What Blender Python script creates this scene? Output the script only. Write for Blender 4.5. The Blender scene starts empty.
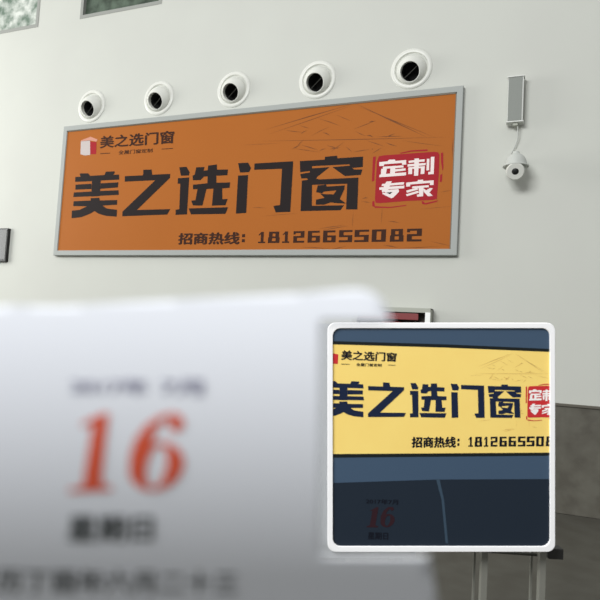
import bpy, bmesh, math, random
from mathutils import Vector, Matrix
from mathutils.geometry import tessellate_polygon
S = bpy.context.scene
COL = S.collection

# ------------------------------------------------------------------ camera, world, lights, exposure
RX = Vector((0.92737, 0.36987, 0.05635))      # camera right
RU = Vector((-0.02794, -0.08172, 0.99626))    # camera up
RF = Vector((-0.37309, 0.92548, 0.06545))     # view direction
CAM = Vector((3.64156, -6.5, 1.56))
cd = bpy.data.cameras.new('camera'); cam = bpy.data.objects.new('camera', cd); COL.objects.link(cam)
m = Matrix((RX, RU, -RF)).transposed().to_4x4(); m.translation = CAM
cam.matrix_world = m
cd.sensor_width = 36; cd.lens = 596.59 / 600 * 36
cd.clip_start = 0.02
cd.dof.use_dof = True; cd.dof.focus_distance = 4.6; cd.dof.aperture_fstop = 5.9
S.camera = cam
S.view_settings.view_transform = 'Standard'; S.view_settings.look = 'None'
S.view_settings.gamma = 1; S.view_settings.use_curve_mapping = False
S.view_settings.exposure = 0.2

w = bpy.data.worlds.new('hall_light'); S.world = w; w.use_nodes = True
nt = w.node_tree
bg = nt.nodes['Background']
tc = nt.nodes.new('ShaderNodeTexCoord'); sx = nt.nodes.new('ShaderNodeSeparateXYZ')
cr = nt.nodes.new('ShaderNodeValToRGB')
nt.links.new(tc.outputs['Generated'], sx.inputs[0]); nt.links.new(sx.outputs['Z'], cr.inputs[0])
nt.links.new(cr.outputs[0], bg.inputs['Color'])
e = cr.color_ramp.elements
e[0].position = 0.0; e[0].color = (.30, .31, .32, 1)
e[1].position = 0.75; e[1].color = (1.0, 1.0, 1.0, 1)
bg.inputs['Strength'].default_value = 0.6

def area(name, loc, target, sx_, sy_, power, col=(1, 1, 1)):
    l = bpy.data.lights.new(name, 'AREA'); l.shape = 'RECTANGLE'; l.size = sx_; l.size_y = sy_; l.energy = power; l.color = col
    o = bpy.data.objects.new(name, l); COL.objects.link(o); o.location = loc
    o.rotation_euler = (Vector(target) - Vector(loc)).to_track_quat('-Z', 'Y').to_euler()
    return o
area('entrance_daylight', (-9.5, -3.2, 4.3), (-1.0, 0, 3.2), 4, 5, 560, (1.0, 1.0, .97))
area('rear_fill', (0.0, -12, 7.2), (3.0, -3.0, 1.6), 6, 3, 1080, (.98, .99, 1.0))  # added fill light behind the camera, brightens photo board and calendar page

SIGN = {'BIG':[[(-2.4445,0.2329),(-2.2976,0.2277),(-2.2641,0.1988),(-2.261,0.1678),(-2.4232,0.1758),(-2.4426,0.2142)],[(-1.9887,0.2335),(-1.8406,0.2317),(-1.8315,0.213),(-1.8576,0.178),(-1.8775,0.1547),(-2.0115,0.1614),(-2.0066,0.1881)],[(-2.5207,0.1869),(-2.4241,0.1846),(-2.2555,0.1885),(-2.0066,0.1881),(-1.7554,0.1812),(-1.7487,0.1097),(-2.0591,0.1125),(-2.2249,0.1105),(-2.5179,0.1144)],[(-2.2203,0.1719),(-2.0653,0.1764),(-2.0571,-0.1073),(-2.2076,-0.109)],[(-2.5059,0.0739),(-2.2213,0.0746),(-2.2138,-0.0007),(-2.5016,0.0015)],[(-2.0599,0.0746),(-1.7598,0.0729),(-1.7604,0.0018),(-2.0596,-0.0048)],[(-2.5225,-0.0375),(-2.2104,-0.0353),(-2.0598,-0.0341),(-1.7466,-0.0373),(-1.7361,-0.1026),(-2.0531,-0.1026),(-2.2081,-0.1041),(-2.5266,-0.1033)],[(-2.5156,-0.1646),(-2.2127,-0.164),(-2.2159,-0.132),(-2.0655,-0.1289),(-2.051,-0.1696),(-1.7557,-0.1728),(-1.7524,-0.2389),(-1.9991,-0.243),(-1.9239,-0.2853),(-1.7458,-0.3086),(-1.744,-0.4043),(-1.9288,-0.3877),(-2.0584,-0.3541),(-2.1296,-0.3157),(-2.2017,-0.3503),(-2.3496,-0.3956),(-2.5263,-0.4074),(-2.5329,-0.2981),(-2.3911,-0.2899),(-2.2701,-0.2443),(-2.5146,-0.2342)],[(-1.6584,0.1535),(-1.359,0.1502),(-1.3588,0.2273),(-1.2257,0.2224),(-1.2125,0.151),(-0.9251,0.1478),(-0.9273,0.0933),(-1.4154,-0.3204),(-0.8857,-0.3242),(-0.9268,-0.3956),(-1.6503,-0.4006),(-1.6533,-0.3374),(-1.1574,0.073),(-1.6543,0.0776)],[(-0.7931,0.2292),(-0.683,0.2297),(-0.6284,0.1538),(-0.6356,0.1119),(-0.7576,0.1142)],[(-0.8011,0.0831),(-0.6289,0.0852),(-0.6247,-0.4014),(-0.7995,-0.4034),(-0.8021,-0.3347),(-0.7474,-0.3297),(-0.7596,0.008),(-0.7997,0.0099)],[(-0.5338,0.2146),(-0.4112,0.2104),(-0.4195,0.165),(-0.3605,0.1657),(-0.3563,0.2269),(-0.2294,0.2339),(-0.2243,0.1661),(-0.0651,0.16),(-0.0668,0.0855),(-0.2257,0.0872),(-0.2189,-0.0037),(-0.0214,-0.009),(-0.0236,-0.0767),(-0.1292,-0.0812),(-0.1161,-0.2203),(-0.0416,-0.2204),(-0.0673,-0.2986),(-0.2622,-0.2976),(-0.2569,-0.0783),(-0.3594,-0.0792),(-0.4019,-0.2931),(-0.5437,-0.286),(-0.5742,-0.2235),(-0.5116,-0.2192),(-0.493,-0.0761),(-0.5606,-0.0733),(-0.5653,-0.014),(-0.3504,-0.0041),(-0.3545,0.0872),(-0.4088,0.0834),(-0.4574,0.04),(-0.57,0.0454),(-0.5822,0.1053),(-0.5501,0.1168)],[(-0.6053,-0.3234),(-0.0254,-0.3254),(-0.0592,-0.4098),(-0.5644,-0.403)],[(0.0738,0.2332),(0.2152,0.2317),(0.2608,0.1604),(0.2388,0.1095),(0.11,0.1108)],[(0.0851,0.0735),(0.2262,0.0731),(0.2339,-0.4051),(0.0892,-0.4108)],[(0.3065,0.2154),(0.8265,0.2129),(0.8268,-0.4079),(0.6343,-0.4093),(0.5973,-0.3281),(0.6861,-0.3203),(0.6833,0.1275),(0.3045,0.1347)],[(0.9128,0.2092),(1.2282,0.2079),(1.2334,0.2418),(1.3813,0.246),(1.39,0.2143),(1.6995,0.2151),(1.703,0.0923),(1.5836,0.0884),(1.548,0.1132),(1.54,0.1338),(1.0745,0.1375),(1.0767,0.1002),(1.049,0.0797),(0.9255,0.0725)],[(0.9269,0.0489),(1.05,0.0631),(1.0488,0.0824),(1.0761,0.1112),(1.2973,0.1139),(1.1471,0.0032),(1.1342,-0.0208),(1.0337,-0.0296),(1.0179,-0.0068),(0.9449,-0.006)],[(1.3326,0.1119),(1.5478,0.1172),(1.5983,0.0688),(1.7005,0.0632),(1.6834,0.0003),(1.4922,-0.0033)],[(0.9538,-0.0313),(1.134,-0.018),(1.1847,-0.0287),(1.6578,-0.029),(1.6637,-0.403),(1.5273,-0.399),(1.5248,-0.096),(1.0879,-0.0898),(1.0999,-0.3429),(1.4998,-0.3489),(1.4588,-0.4063),(0.9588,-0.403)],[(1.1603,-0.0998),(1.2667,-0.0951),(1.2722,-0.1184),(1.4955,-0.1148),(1.494,-0.1643),(1.3971,-0.1683),(1.2388,-0.178),(1.2229,-0.1977),(1.1435,-0.181)],[(1.1944,-0.1966),(1.2519,-0.2084),(1.3648,-0.2155),(1.3971,-0.1683),(1.4937,-0.1589),(1.4446,-0.2735),(1.5235,-0.3283),(1.4126,-0.322),(1.3351,-0.31),(1.252,-0.3342),(1.148,-0.3309),(1.1487,-0.2697),(1.2544,-0.2531)]],'RED':[[(1.8877,0.2063),(1.9418,0.2137),(2.5119,0.2177),(2.5557,0.2089),(2.5715,0.1779),(2.5733,-0.0457),(2.5626,-0.3123),(2.5197,-0.3226),(2.2256,-0.3243),(1.9221,-0.3384),(1.8752,-0.3307),(1.8657,-0.2949),(1.8655,-0.0713),(1.8673,0.1455)],[(1.8175,0.203),(1.8517,0.2086),(1.8477,0.069),(1.8471,-0.0781),(1.8193,-0.0846)],[(1.8356,-0.317),(1.8586,-0.3101),(1.8698,-0.3797),(1.8383,-0.371)],[(1.8617,-0.3717),(2.0472,-0.3851),(2.2276,-0.3681),(2.228,-0.3787),(2.0478,-0.3973),(1.8704,-0.3904)],[(2.3961,-0.3287),(2.4185,-0.337),(2.4339,-0.3554),(2.5776,-0.3276),(2.5639,-0.3449),(2.4491,-0.3708),(2.4049,-0.3634)],[(2.585,0.1995),(2.6092,0.2053),(2.6207,0.026),(2.6104,-0.0031),(2.5918,0.1021)],[(2.5877,-0.0465),(2.6116,-0.0329),(2.6094,-0.1217),(2.5867,-0.1281)],[(2.1251,0.2296),(2.2597,0.2512),(2.4375,0.2498),(2.4383,0.2317),(2.2604,0.2359),(2.1406,0.2209)]],'WHITE':[[(1.8958,0.1376),(1.9916,0.1411),(2.0061,0.1587),(2.0751,0.1576),(2.0836,0.1402),(2.2045,0.1436),(2.2069,0.0916),(2.1587,0.0914),(2.1577,0.1128),(1.9545,0.1094),(1.9508,0.0911),(1.898,0.091)],[(1.9404,0.0824),(2.1771,0.0842),(2.1782,0.0598),(1.9416,0.0561)],[(2.0286,0.0743),(2.0866,0.0741),(2.0834,-0.0206),(2.0271,-0.0238)],[(2.0804,0.0438),(2.2013,0.0494),(2.2024,0.0234),(2.0816,0.0177)],[(1.9214,0.0572),(1.9878,0.0581),(1.98,-0.003),(2.2109,0.0032),(2.2094,-0.0316),(1.9044,-0.0392),(1.9062,-0.0115),(1.9213,-0.0046)],[(2.2321,0.1328),(2.4128,0.1399),(2.411,0.1144),(2.2332,0.1084)],[(2.2218,0.0938),(2.4249,0.097),(2.4231,0.0716),(2.223,0.0664)],[(2.2969,0.1531),(2.3488,0.1544),(2.3469,-0.0417),(2.2995,-0.0423)],[(2.2325,0.0552),(2.2759,0.0558),(2.2792,-0.0201),(2.2359,-0.0208)],[(2.2324,0.0583),(2.4162,0.0615),(2.4171,0.0404),(2.2333,0.0385)],[(2.3751,0.0578),(2.4163,0.0584),(2.414,-0.0256),(2.3728,-0.0264)],[(2.4348,0.1416),(2.464,0.1428),(2.4651,0.0122),(2.4359,0.0108)],[(2.4778,0.1614),(2.5171,0.1619),(2.5178,-0.0325),(2.4568,-0.0353),(2.4556,-0.0068),(2.4804,-0.0066)],[(1.9392,-0.1179),(2.1934,-0.1082),(2.1916,-0.1355),(1.9374,-0.144)],[(1.9101,-0.1566),(2.1982,-0.1479),(2.1965,-0.1781),(1.9116,-0.1859)],[(1.9873,-0.0925),(2.0516,-0.0909),(2.015,-0.1887),(2.132,-0.1845),(2.1409,-0.2137),(2.0802,-0.2767),(2.0548,-0.288),(1.9478,-0.2319),(1.9652,-0.2081),(2.0373,-0.24),(2.0666,-0.2153),(1.955,-0.2215),(1.9401,-0.2009)],[(2.2162,-0.1154),(2.3424,-0.1077),(2.3461,-0.0913),(2.4006,-0.0894),(2.4086,-0.1063),(2.5207,-0.1027),(2.52,-0.1548),(2.4808,-0.156),(2.4798,-0.1306),(2.2621,-0.1386),(2.263,-0.1598),(2.2182,-0.1609)],[(2.2855,-0.1623),(2.4692,-0.1555),(2.4702,-0.1794),(2.2865,-0.185)],[(2.3556,-0.1729),(2.4114,-0.1723),(2.4115,-0.277),(2.3455,-0.2805),(2.3415,-0.2564),(2.3679,-0.2529)],[(2.2203,-0.2063),(2.3455,-0.1785),(2.3538,-0.1998),(2.2289,-0.2309)],[(2.2192,-0.2486),(2.3543,-0.2119),(2.3627,-0.2362),(2.2306,-0.2702)],[(2.4121,-0.1873),(2.4424,-0.2125),(2.4822,-0.1873),(2.5143,-0.1932),(2.4784,-0.2379),(2.5178,-0.2766),(2.4642,-0.279),(2.4137,-0.2248)]],'PHONE':[[(0.4546,-0.7852),(0.4929,-0.7851),(0.4917,-0.6465),(0.4534,-0.6467)],[(0.4209,-0.7853),(0.5168,-0.7851),(0.5166,-0.7671),(0.4208,-0.7673)],[(0.42,-0.6856),(0.4582,-0.6466),(0.4584,-0.6688),(0.4345,-0.6911)],[(0.5535,-0.785),(0.6064,-0.7849),(0.6058,-0.7155),(0.5529,-0.7156)],[(0.6542,-0.7848),(0.7065,-0.7847),(0.706,-0.7151),(0.6536,-0.7153)],[(0.5626,-0.7156),(0.6106,-0.7154),(0.6101,-0.6459),(0.562,-0.6461)],[(0.6489,-0.7153),(0.6965,-0.7151),(0.696,-0.6455),(0.6483,-0.6457)],[(0.5535,-0.785),(0.7065,-0.7847),(0.7063,-0.7617),(0.5533,-0.7621)],[(0.5627,-0.7267),(0.6965,-0.7263),(0.6964,-0.704),(0.5625,-0.7045)],[(0.5622,-0.6691),(0.6961,-0.6685),(0.696,-0.6455),(0.562,-0.6461)],[(0.7755,-0.7845),(0.8131,-0.7844),(0.8122,-0.645),(0.7745,-0.6452)],[(0.7425,-0.7846),(0.8365,-0.7844),(0.8364,-0.7663),(0.7424,-0.7665)],[(0.7418,-0.6843),(0.7792,-0.6451),(0.7794,-0.6675),(0.756,-0.6899)],[(0.885,-0.6677),(1.0263,-0.6671),(1.0262,-0.644),(0.8849,-0.6446)],[(0.9788,-0.7254),(1.0266,-0.7252),(1.0262,-0.644),(0.9784,-0.6442)],[(0.8854,-0.7257),(1.0266,-0.7252),(1.0265,-0.7028),(0.8853,-0.7033)],[(0.8858,-0.7843),(0.934,-0.7841),(0.9335,-0.7031),(0.8853,-0.7033)],[(0.8858,-0.7843),(1.0269,-0.7839),(1.0268,-0.7609),(0.8856,-0.7612)],[(0.8851,-0.6838),(0.9136,-0.6836),(0.9133,-0.6445),(0.8849,-0.6446)],[(1.0695,-0.6669),(1.2166,-0.6663),(1.2165,-0.6431),(1.0694,-0.6438)],[(1.0701,-0.7838),(1.123,-0.7837),(1.1223,-0.6435),(1.0694,-0.6438)],[(1.0698,-0.7251),(1.2246,-0.7245),(1.2245,-0.7021),(1.0697,-0.7026)],[(1.1725,-0.7836),(1.2248,-0.7835),(1.2245,-0.7021),(1.1721,-0.7023)],[(1.0701,-0.7838),(1.2248,-0.7835),(1.2247,-0.7603),(1.07,-0.7608)],[(1.2617,-0.6661),(1.4116,-0.6654),(1.4116,-0.6422),(1.2616,-0.6429)],[(1.2622,-0.7834),(1.3161,-0.7833),(1.3155,-0.6426),(1.2616,-0.6429)],[(1.2619,-0.7244),(1.4197,-0.7239),(1.4196,-0.7014),(1.2618,-0.7019)],[(1.3665,-0.7832),(1.4199,-0.783),(1.4196,-0.7014),(1.3663,-0.7016)],[(1.2622,-0.7834),(1.4199,-0.783),(1.4198,-0.7598),(1.2621,-0.7602)],[(1.4585,-0.6652),(1.619,-0.6645),(1.619,-0.6412),(1.4584,-0.6419)],[(1.4587,-0.7238),(1.5135,-0.7236),(1.5133,-0.6417),(1.4584,-0.6419)],[(1.4587,-0.7238),(1.6191,-0.7232),(1.6191,-0.7006),(1.4586,-0.7012)],[(1.565,-0.7827),(1.6192,-0.7826),(1.6191,-0.7006),(1.5648,-0.7008)],[(1.4589,-0.783),(1.6192,-0.7826),(1.6192,-0.7593),(1.4588,-0.7597)],[(1.6453,-0.6644),(1.8143,-0.6637),(1.8143,-0.6403),(1.6452,-0.6411)],[(1.6454,-0.7232),(1.7032,-0.723),(1.7031,-0.6408),(1.6452,-0.6411)],[(1.6454,-0.7232),(1.8143,-0.7226),(1.8143,-0.6999),(1.6453,-0.7005)],[(1.7573,-0.7823),(1.8144,-0.7822),(1.8143,-0.6999),(1.7572,-0.7001)],[(1.6455,-0.7825),(1.8144,-0.7822),(1.8144,-0.7588),(1.6455,-0.7592)],[(1.8494,-0.7821),(1.9055,-0.7819),(1.9055,-0.6398),(1.8493,-0.6401)],[(1.958,-0.7818),(2.0134,-0.7817),(2.0135,-0.6393),(1.958,-0.6396)],[(1.8494,-0.7821),(2.0134,-0.7817),(2.0134,-0.7582),(1.8494,-0.7587)],[(1.8493,-0.6636),(2.0135,-0.6628),(2.0135,-0.6393),(1.8493,-0.6401)],[(2.0601,-0.7816),(2.1133,-0.7815),(2.1133,-0.7102),(2.0601,-0.7104)],[(2.1613,-0.7814),(2.2139,-0.7812),(2.2141,-0.7099),(2.1614,-0.71)],[(2.0698,-0.7104),(2.1182,-0.7102),(2.1182,-0.6388),(2.0699,-0.6391)],[(2.1566,-0.7101),(2.2045,-0.7099),(2.2046,-0.6384),(2.1567,-0.6387)],[(2.0601,-0.7816),(2.2139,-0.7812),(2.214,-0.7577),(2.0601,-0.7581)],[(2.0698,-0.7218),(2.2045,-0.7213),(2.2045,-0.6985),(2.0698,-0.699)],[(2.0698,-0.6626),(2.2046,-0.662),(2.2046,-0.6384),(2.0699,-0.6391)],[(2.2508,-0.6618),(2.4155,-0.6611),(2.4156,-0.6374),(2.2509,-0.6382)],[(2.3597,-0.7208),(2.4153,-0.7206),(2.4156,-0.6374),(2.3599,-0.6377)],[(2.2507,-0.7212),(2.4153,-0.7206),(2.4154,-0.6977),(2.2508,-0.6983)],[(2.2506,-0.7812),(2.3069,-0.781),(2.3071,-0.6981),(2.2508,-0.6983)],[(2.2506,-0.7812),(2.4152,-0.7808),(2.4152,-0.7572),(2.2507,-0.7576)],[(2.2508,-0.6783),(2.284,-0.6781),(2.2841,-0.6381),(2.2509,-0.6382)],[(0.1961,-0.6711),(0.2377,-0.6704),(0.2376,-0.7091),(0.1961,-0.7099)],[(0.1964,-0.7336),(0.2379,-0.7328),(0.2378,-0.7714),(0.1963,-0.7723)]],'SKETCH':[[(1.5703,0.8592),(2.0126,0.6223),(2.4281,0.3871),(2.0071,0.6099)],[(1.5703,0.8592),(1.0028,0.7454),(0.3994,0.6292),(0.9987,0.757)],[(1.5374,0.8372),(1.021,0.7026),(0.4714,0.5729),(1.018,0.71)],[(1.5987,0.8253),(2.0772,0.5962),(2.5273,0.3728),(2.0746,0.5891)],[(0.2424,0.5014),(1.5588,0.4307),(2.7107,0.3702),(1.5594,0.4226)],[(2.7109,0.3657),(2.7118,0.2431),(2.714,0.1206),(2.7045,0.2438)],[(1.1812,0.5422),(1.238,0.53),(1.2846,0.4929),(1.2333,0.5182)],[(1.1204,0.7181),(1.2713,0.6636),(1.4154,0.5958),(1.269,0.656)],[(1.7416,0.6161),(1.7805,0.6317),(1.8243,0.6208),(1.7827,0.6204)],[(1.8356,0.6316),(1.7029,0.5858),(1.5648,0.5477),(1.6999,0.5928)],[(1.7254,0.4638),(1.7718,0.4652),(1.81,0.4339),(1.7685,0.4516)],[(2.0648,0.4609),(2.0103,0.437),(1.9511,0.4232),(2.0064,0.4461)],[(1.5904,0.5218),(1.6593,0.4887),(1.726,0.452),(1.6563,0.4816)],[(1.8452,0.437),(2.0025,0.4359),(2.1581,0.419),(2.0031,0.4264)],[(0.6979,0.6053),(0.8183,0.5852),(0.9369,0.5614),(0.8178,0.5768)],[(0.8793,0.6526),(0.9466,0.6314),(1.0118,0.6047),(0.9445,0.6235)],[(0.8992,0.5397),(0.9364,0.5721),(0.9874,0.582),(0.9422,0.5629)],[(0.7924,0.3622),(0.8474,0.3905),(0.9071,0.4098),(0.8536,0.3796)],[(0.9071,0.4098),(1.028,0.3758),(1.1431,0.3263),(1.0255,0.3664)],[(1.2813,0.329),(1.3476,0.3436),(1.4168,0.3438),(1.3503,0.3322)],[(1.2408,0.3801),(1.3257,0.3578),(1.4058,0.3206),(1.3233,0.3486)],[(1.8043,0.3111),(1.8096,0.2964),(1.8116,0.2813),(1.8018,0.2954)],[(1.9217,0.3088),(1.8674,0.2736),(1.8075,0.2465),(1.8629,0.2807)],[(1.5671,0.274),(1.6792,0.2924),(1.7933,0.2943),(1.6808,0.2843)],[(1.7284,0.4046),(1.8381,0.3647),(1.9445,0.3189),(1.8359,0.3573)],[(1.9539,0.3648),(2.0249,0.3373),(2.0948,0.3084),(2.0219,0.327)],[(1.4778,0.3515),(1.5266,0.3172),(1.5671,0.274),(1.5215,0.3114)],[(1.1438,0.3141),(1.1903,0.3362),(1.2429,0.3437),(1.1937,0.3283)],[(0.8049,0.3737),(0.9896,0.341),(1.1699,0.3002),(0.989,0.3344)],[(0.9551,0.4739),(0.905,0.4293),(0.8567,0.3825),(0.8983,0.4357)],[(1.2781,0.6072),(1.1545,0.5576),(1.0306,0.505),(1.1514,0.563)],[(1.3327,0.7478),(1.4413,0.6971),(1.5475,0.6446),(1.4393,0.692)],[(1.4745,0.4114),(1.3852,0.3524),(1.2958,0.2919),(1.3814,0.3573)],[(2.126,0.3754),(2.3811,0.3224),(2.6289,0.2711),(2.3807,0.3178)],[(0.3002,-0.3379),(0.4033,-0.3407),(0.5055,-0.3516),(0.4034,-0.3467)],[(1.7158,-0.2799),(1.7491,-0.2648),(1.7864,-0.2743),(1.751,-0.2759)],[(1.7054,-0.3087),(1.7653,-0.3162),(1.8244,-0.3278),(1.7646,-0.324)],[(1.6158,-0.4224),(1.6171,-0.5217),(1.6143,-0.6205),(1.6122,-0.5213)],[(1.9547,-0.3746),(1.9578,-0.4781),(1.9532,-0.5806),(1.9523,-0.4776)],[(2.032,-0.5481),(2.0961,-0.5502),(2.158,-0.5689),(2.0952,-0.5593)],[(1.1979,-0.6204),(1.3633,-0.5957),(1.528,-0.5816),(1.3649,-0.6037)],[(1.2489,-0.6379),(1.4132,-0.6097),(1.5767,-0.5907),(1.415,-0.6177)],[(1.9878,-0.8202),(2.0753,-0.8265),(2.1597,-0.8506),(2.074,-0.8371)],[(0.9829,-0.8377),(1.1735,-0.841),(1.3603,-0.8572),(1.1735,-0.8491)],[(1.3609,-0.869),(1.4565,-0.8457),(1.5535,-0.8314),(1.4586,-0.8535)],[(2.1599,-0.8551),(2.3928,-0.8453),(2.6196,-0.8353),(2.3933,-0.8513)],[(2.5098,-0.7795),(2.6296,-0.8058),(2.7469,-0.8361),(2.6285,-0.8116)],[(2.5955,-0.2396),(2.6587,-0.2268),(2.7231,-0.2227),(2.6597,-0.232)],[(2.3854,-0.4217),(2.5644,-0.4072),(2.7405,-0.3992),(2.5648,-0.411)],[(0.2774,0.1943),(0.4352,0.1939),(0.5911,0.1887),(0.4357,0.1896)],[(0.4581,-0.4519),(0.7107,-0.4359),(0.9581,-0.4281),(0.7113,-0.4401)],[(0.091,0.4611),(0.3695,0.4582),(0.6413,0.4473),(0.37,0.4539)],[(2.5376,0.1203),(2.5558,-0.1489),(2.5704,-0.416),(2.5522,-0.1488)]],'ICON_W':[[(-2.4735,0.6998),(-2.3096,0.7022),(-2.285,0.4907),(-2.3859,0.4886),(-2.4596,0.5106)]],'ICON_R':[[(-2.3079,0.6848),(-2.1917,0.6677),(-2.1818,0.4955),(-2.2859,0.4994)]],'ICON_P':[[(-2.4711,0.7112),(-2.3058,0.7523),(-2.1776,0.7025),(-2.1923,0.6735),(-2.3094,0.6993),(-2.4678,0.6964)]],'DASH':[[(-2.109,0.5007),(-1.938,0.4981),(-1.937,0.4881),(-2.108,0.4907)],[(-1.09,0.4967),(-0.9139,0.4942),(-0.9131,0.4847),(-1.0892,0.4872)]],'T':{'zs':('招商热线',[(-0.7243,-0.6482),(0.1581,-0.6455),(0.1577,-0.7958),(-0.7247,-0.7921)]),'logo':('美之选门窗',[(-2.1257,0.7429),(-0.9148,0.7305),(-0.907,0.5611),(-2.1197,0.5741)]),'sub':('全屋门窗定制',[(-1.799,0.5212),(-1.2379,0.5109),(-1.2333,0.4587),(-1.7934,0.4619)])}}
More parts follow.
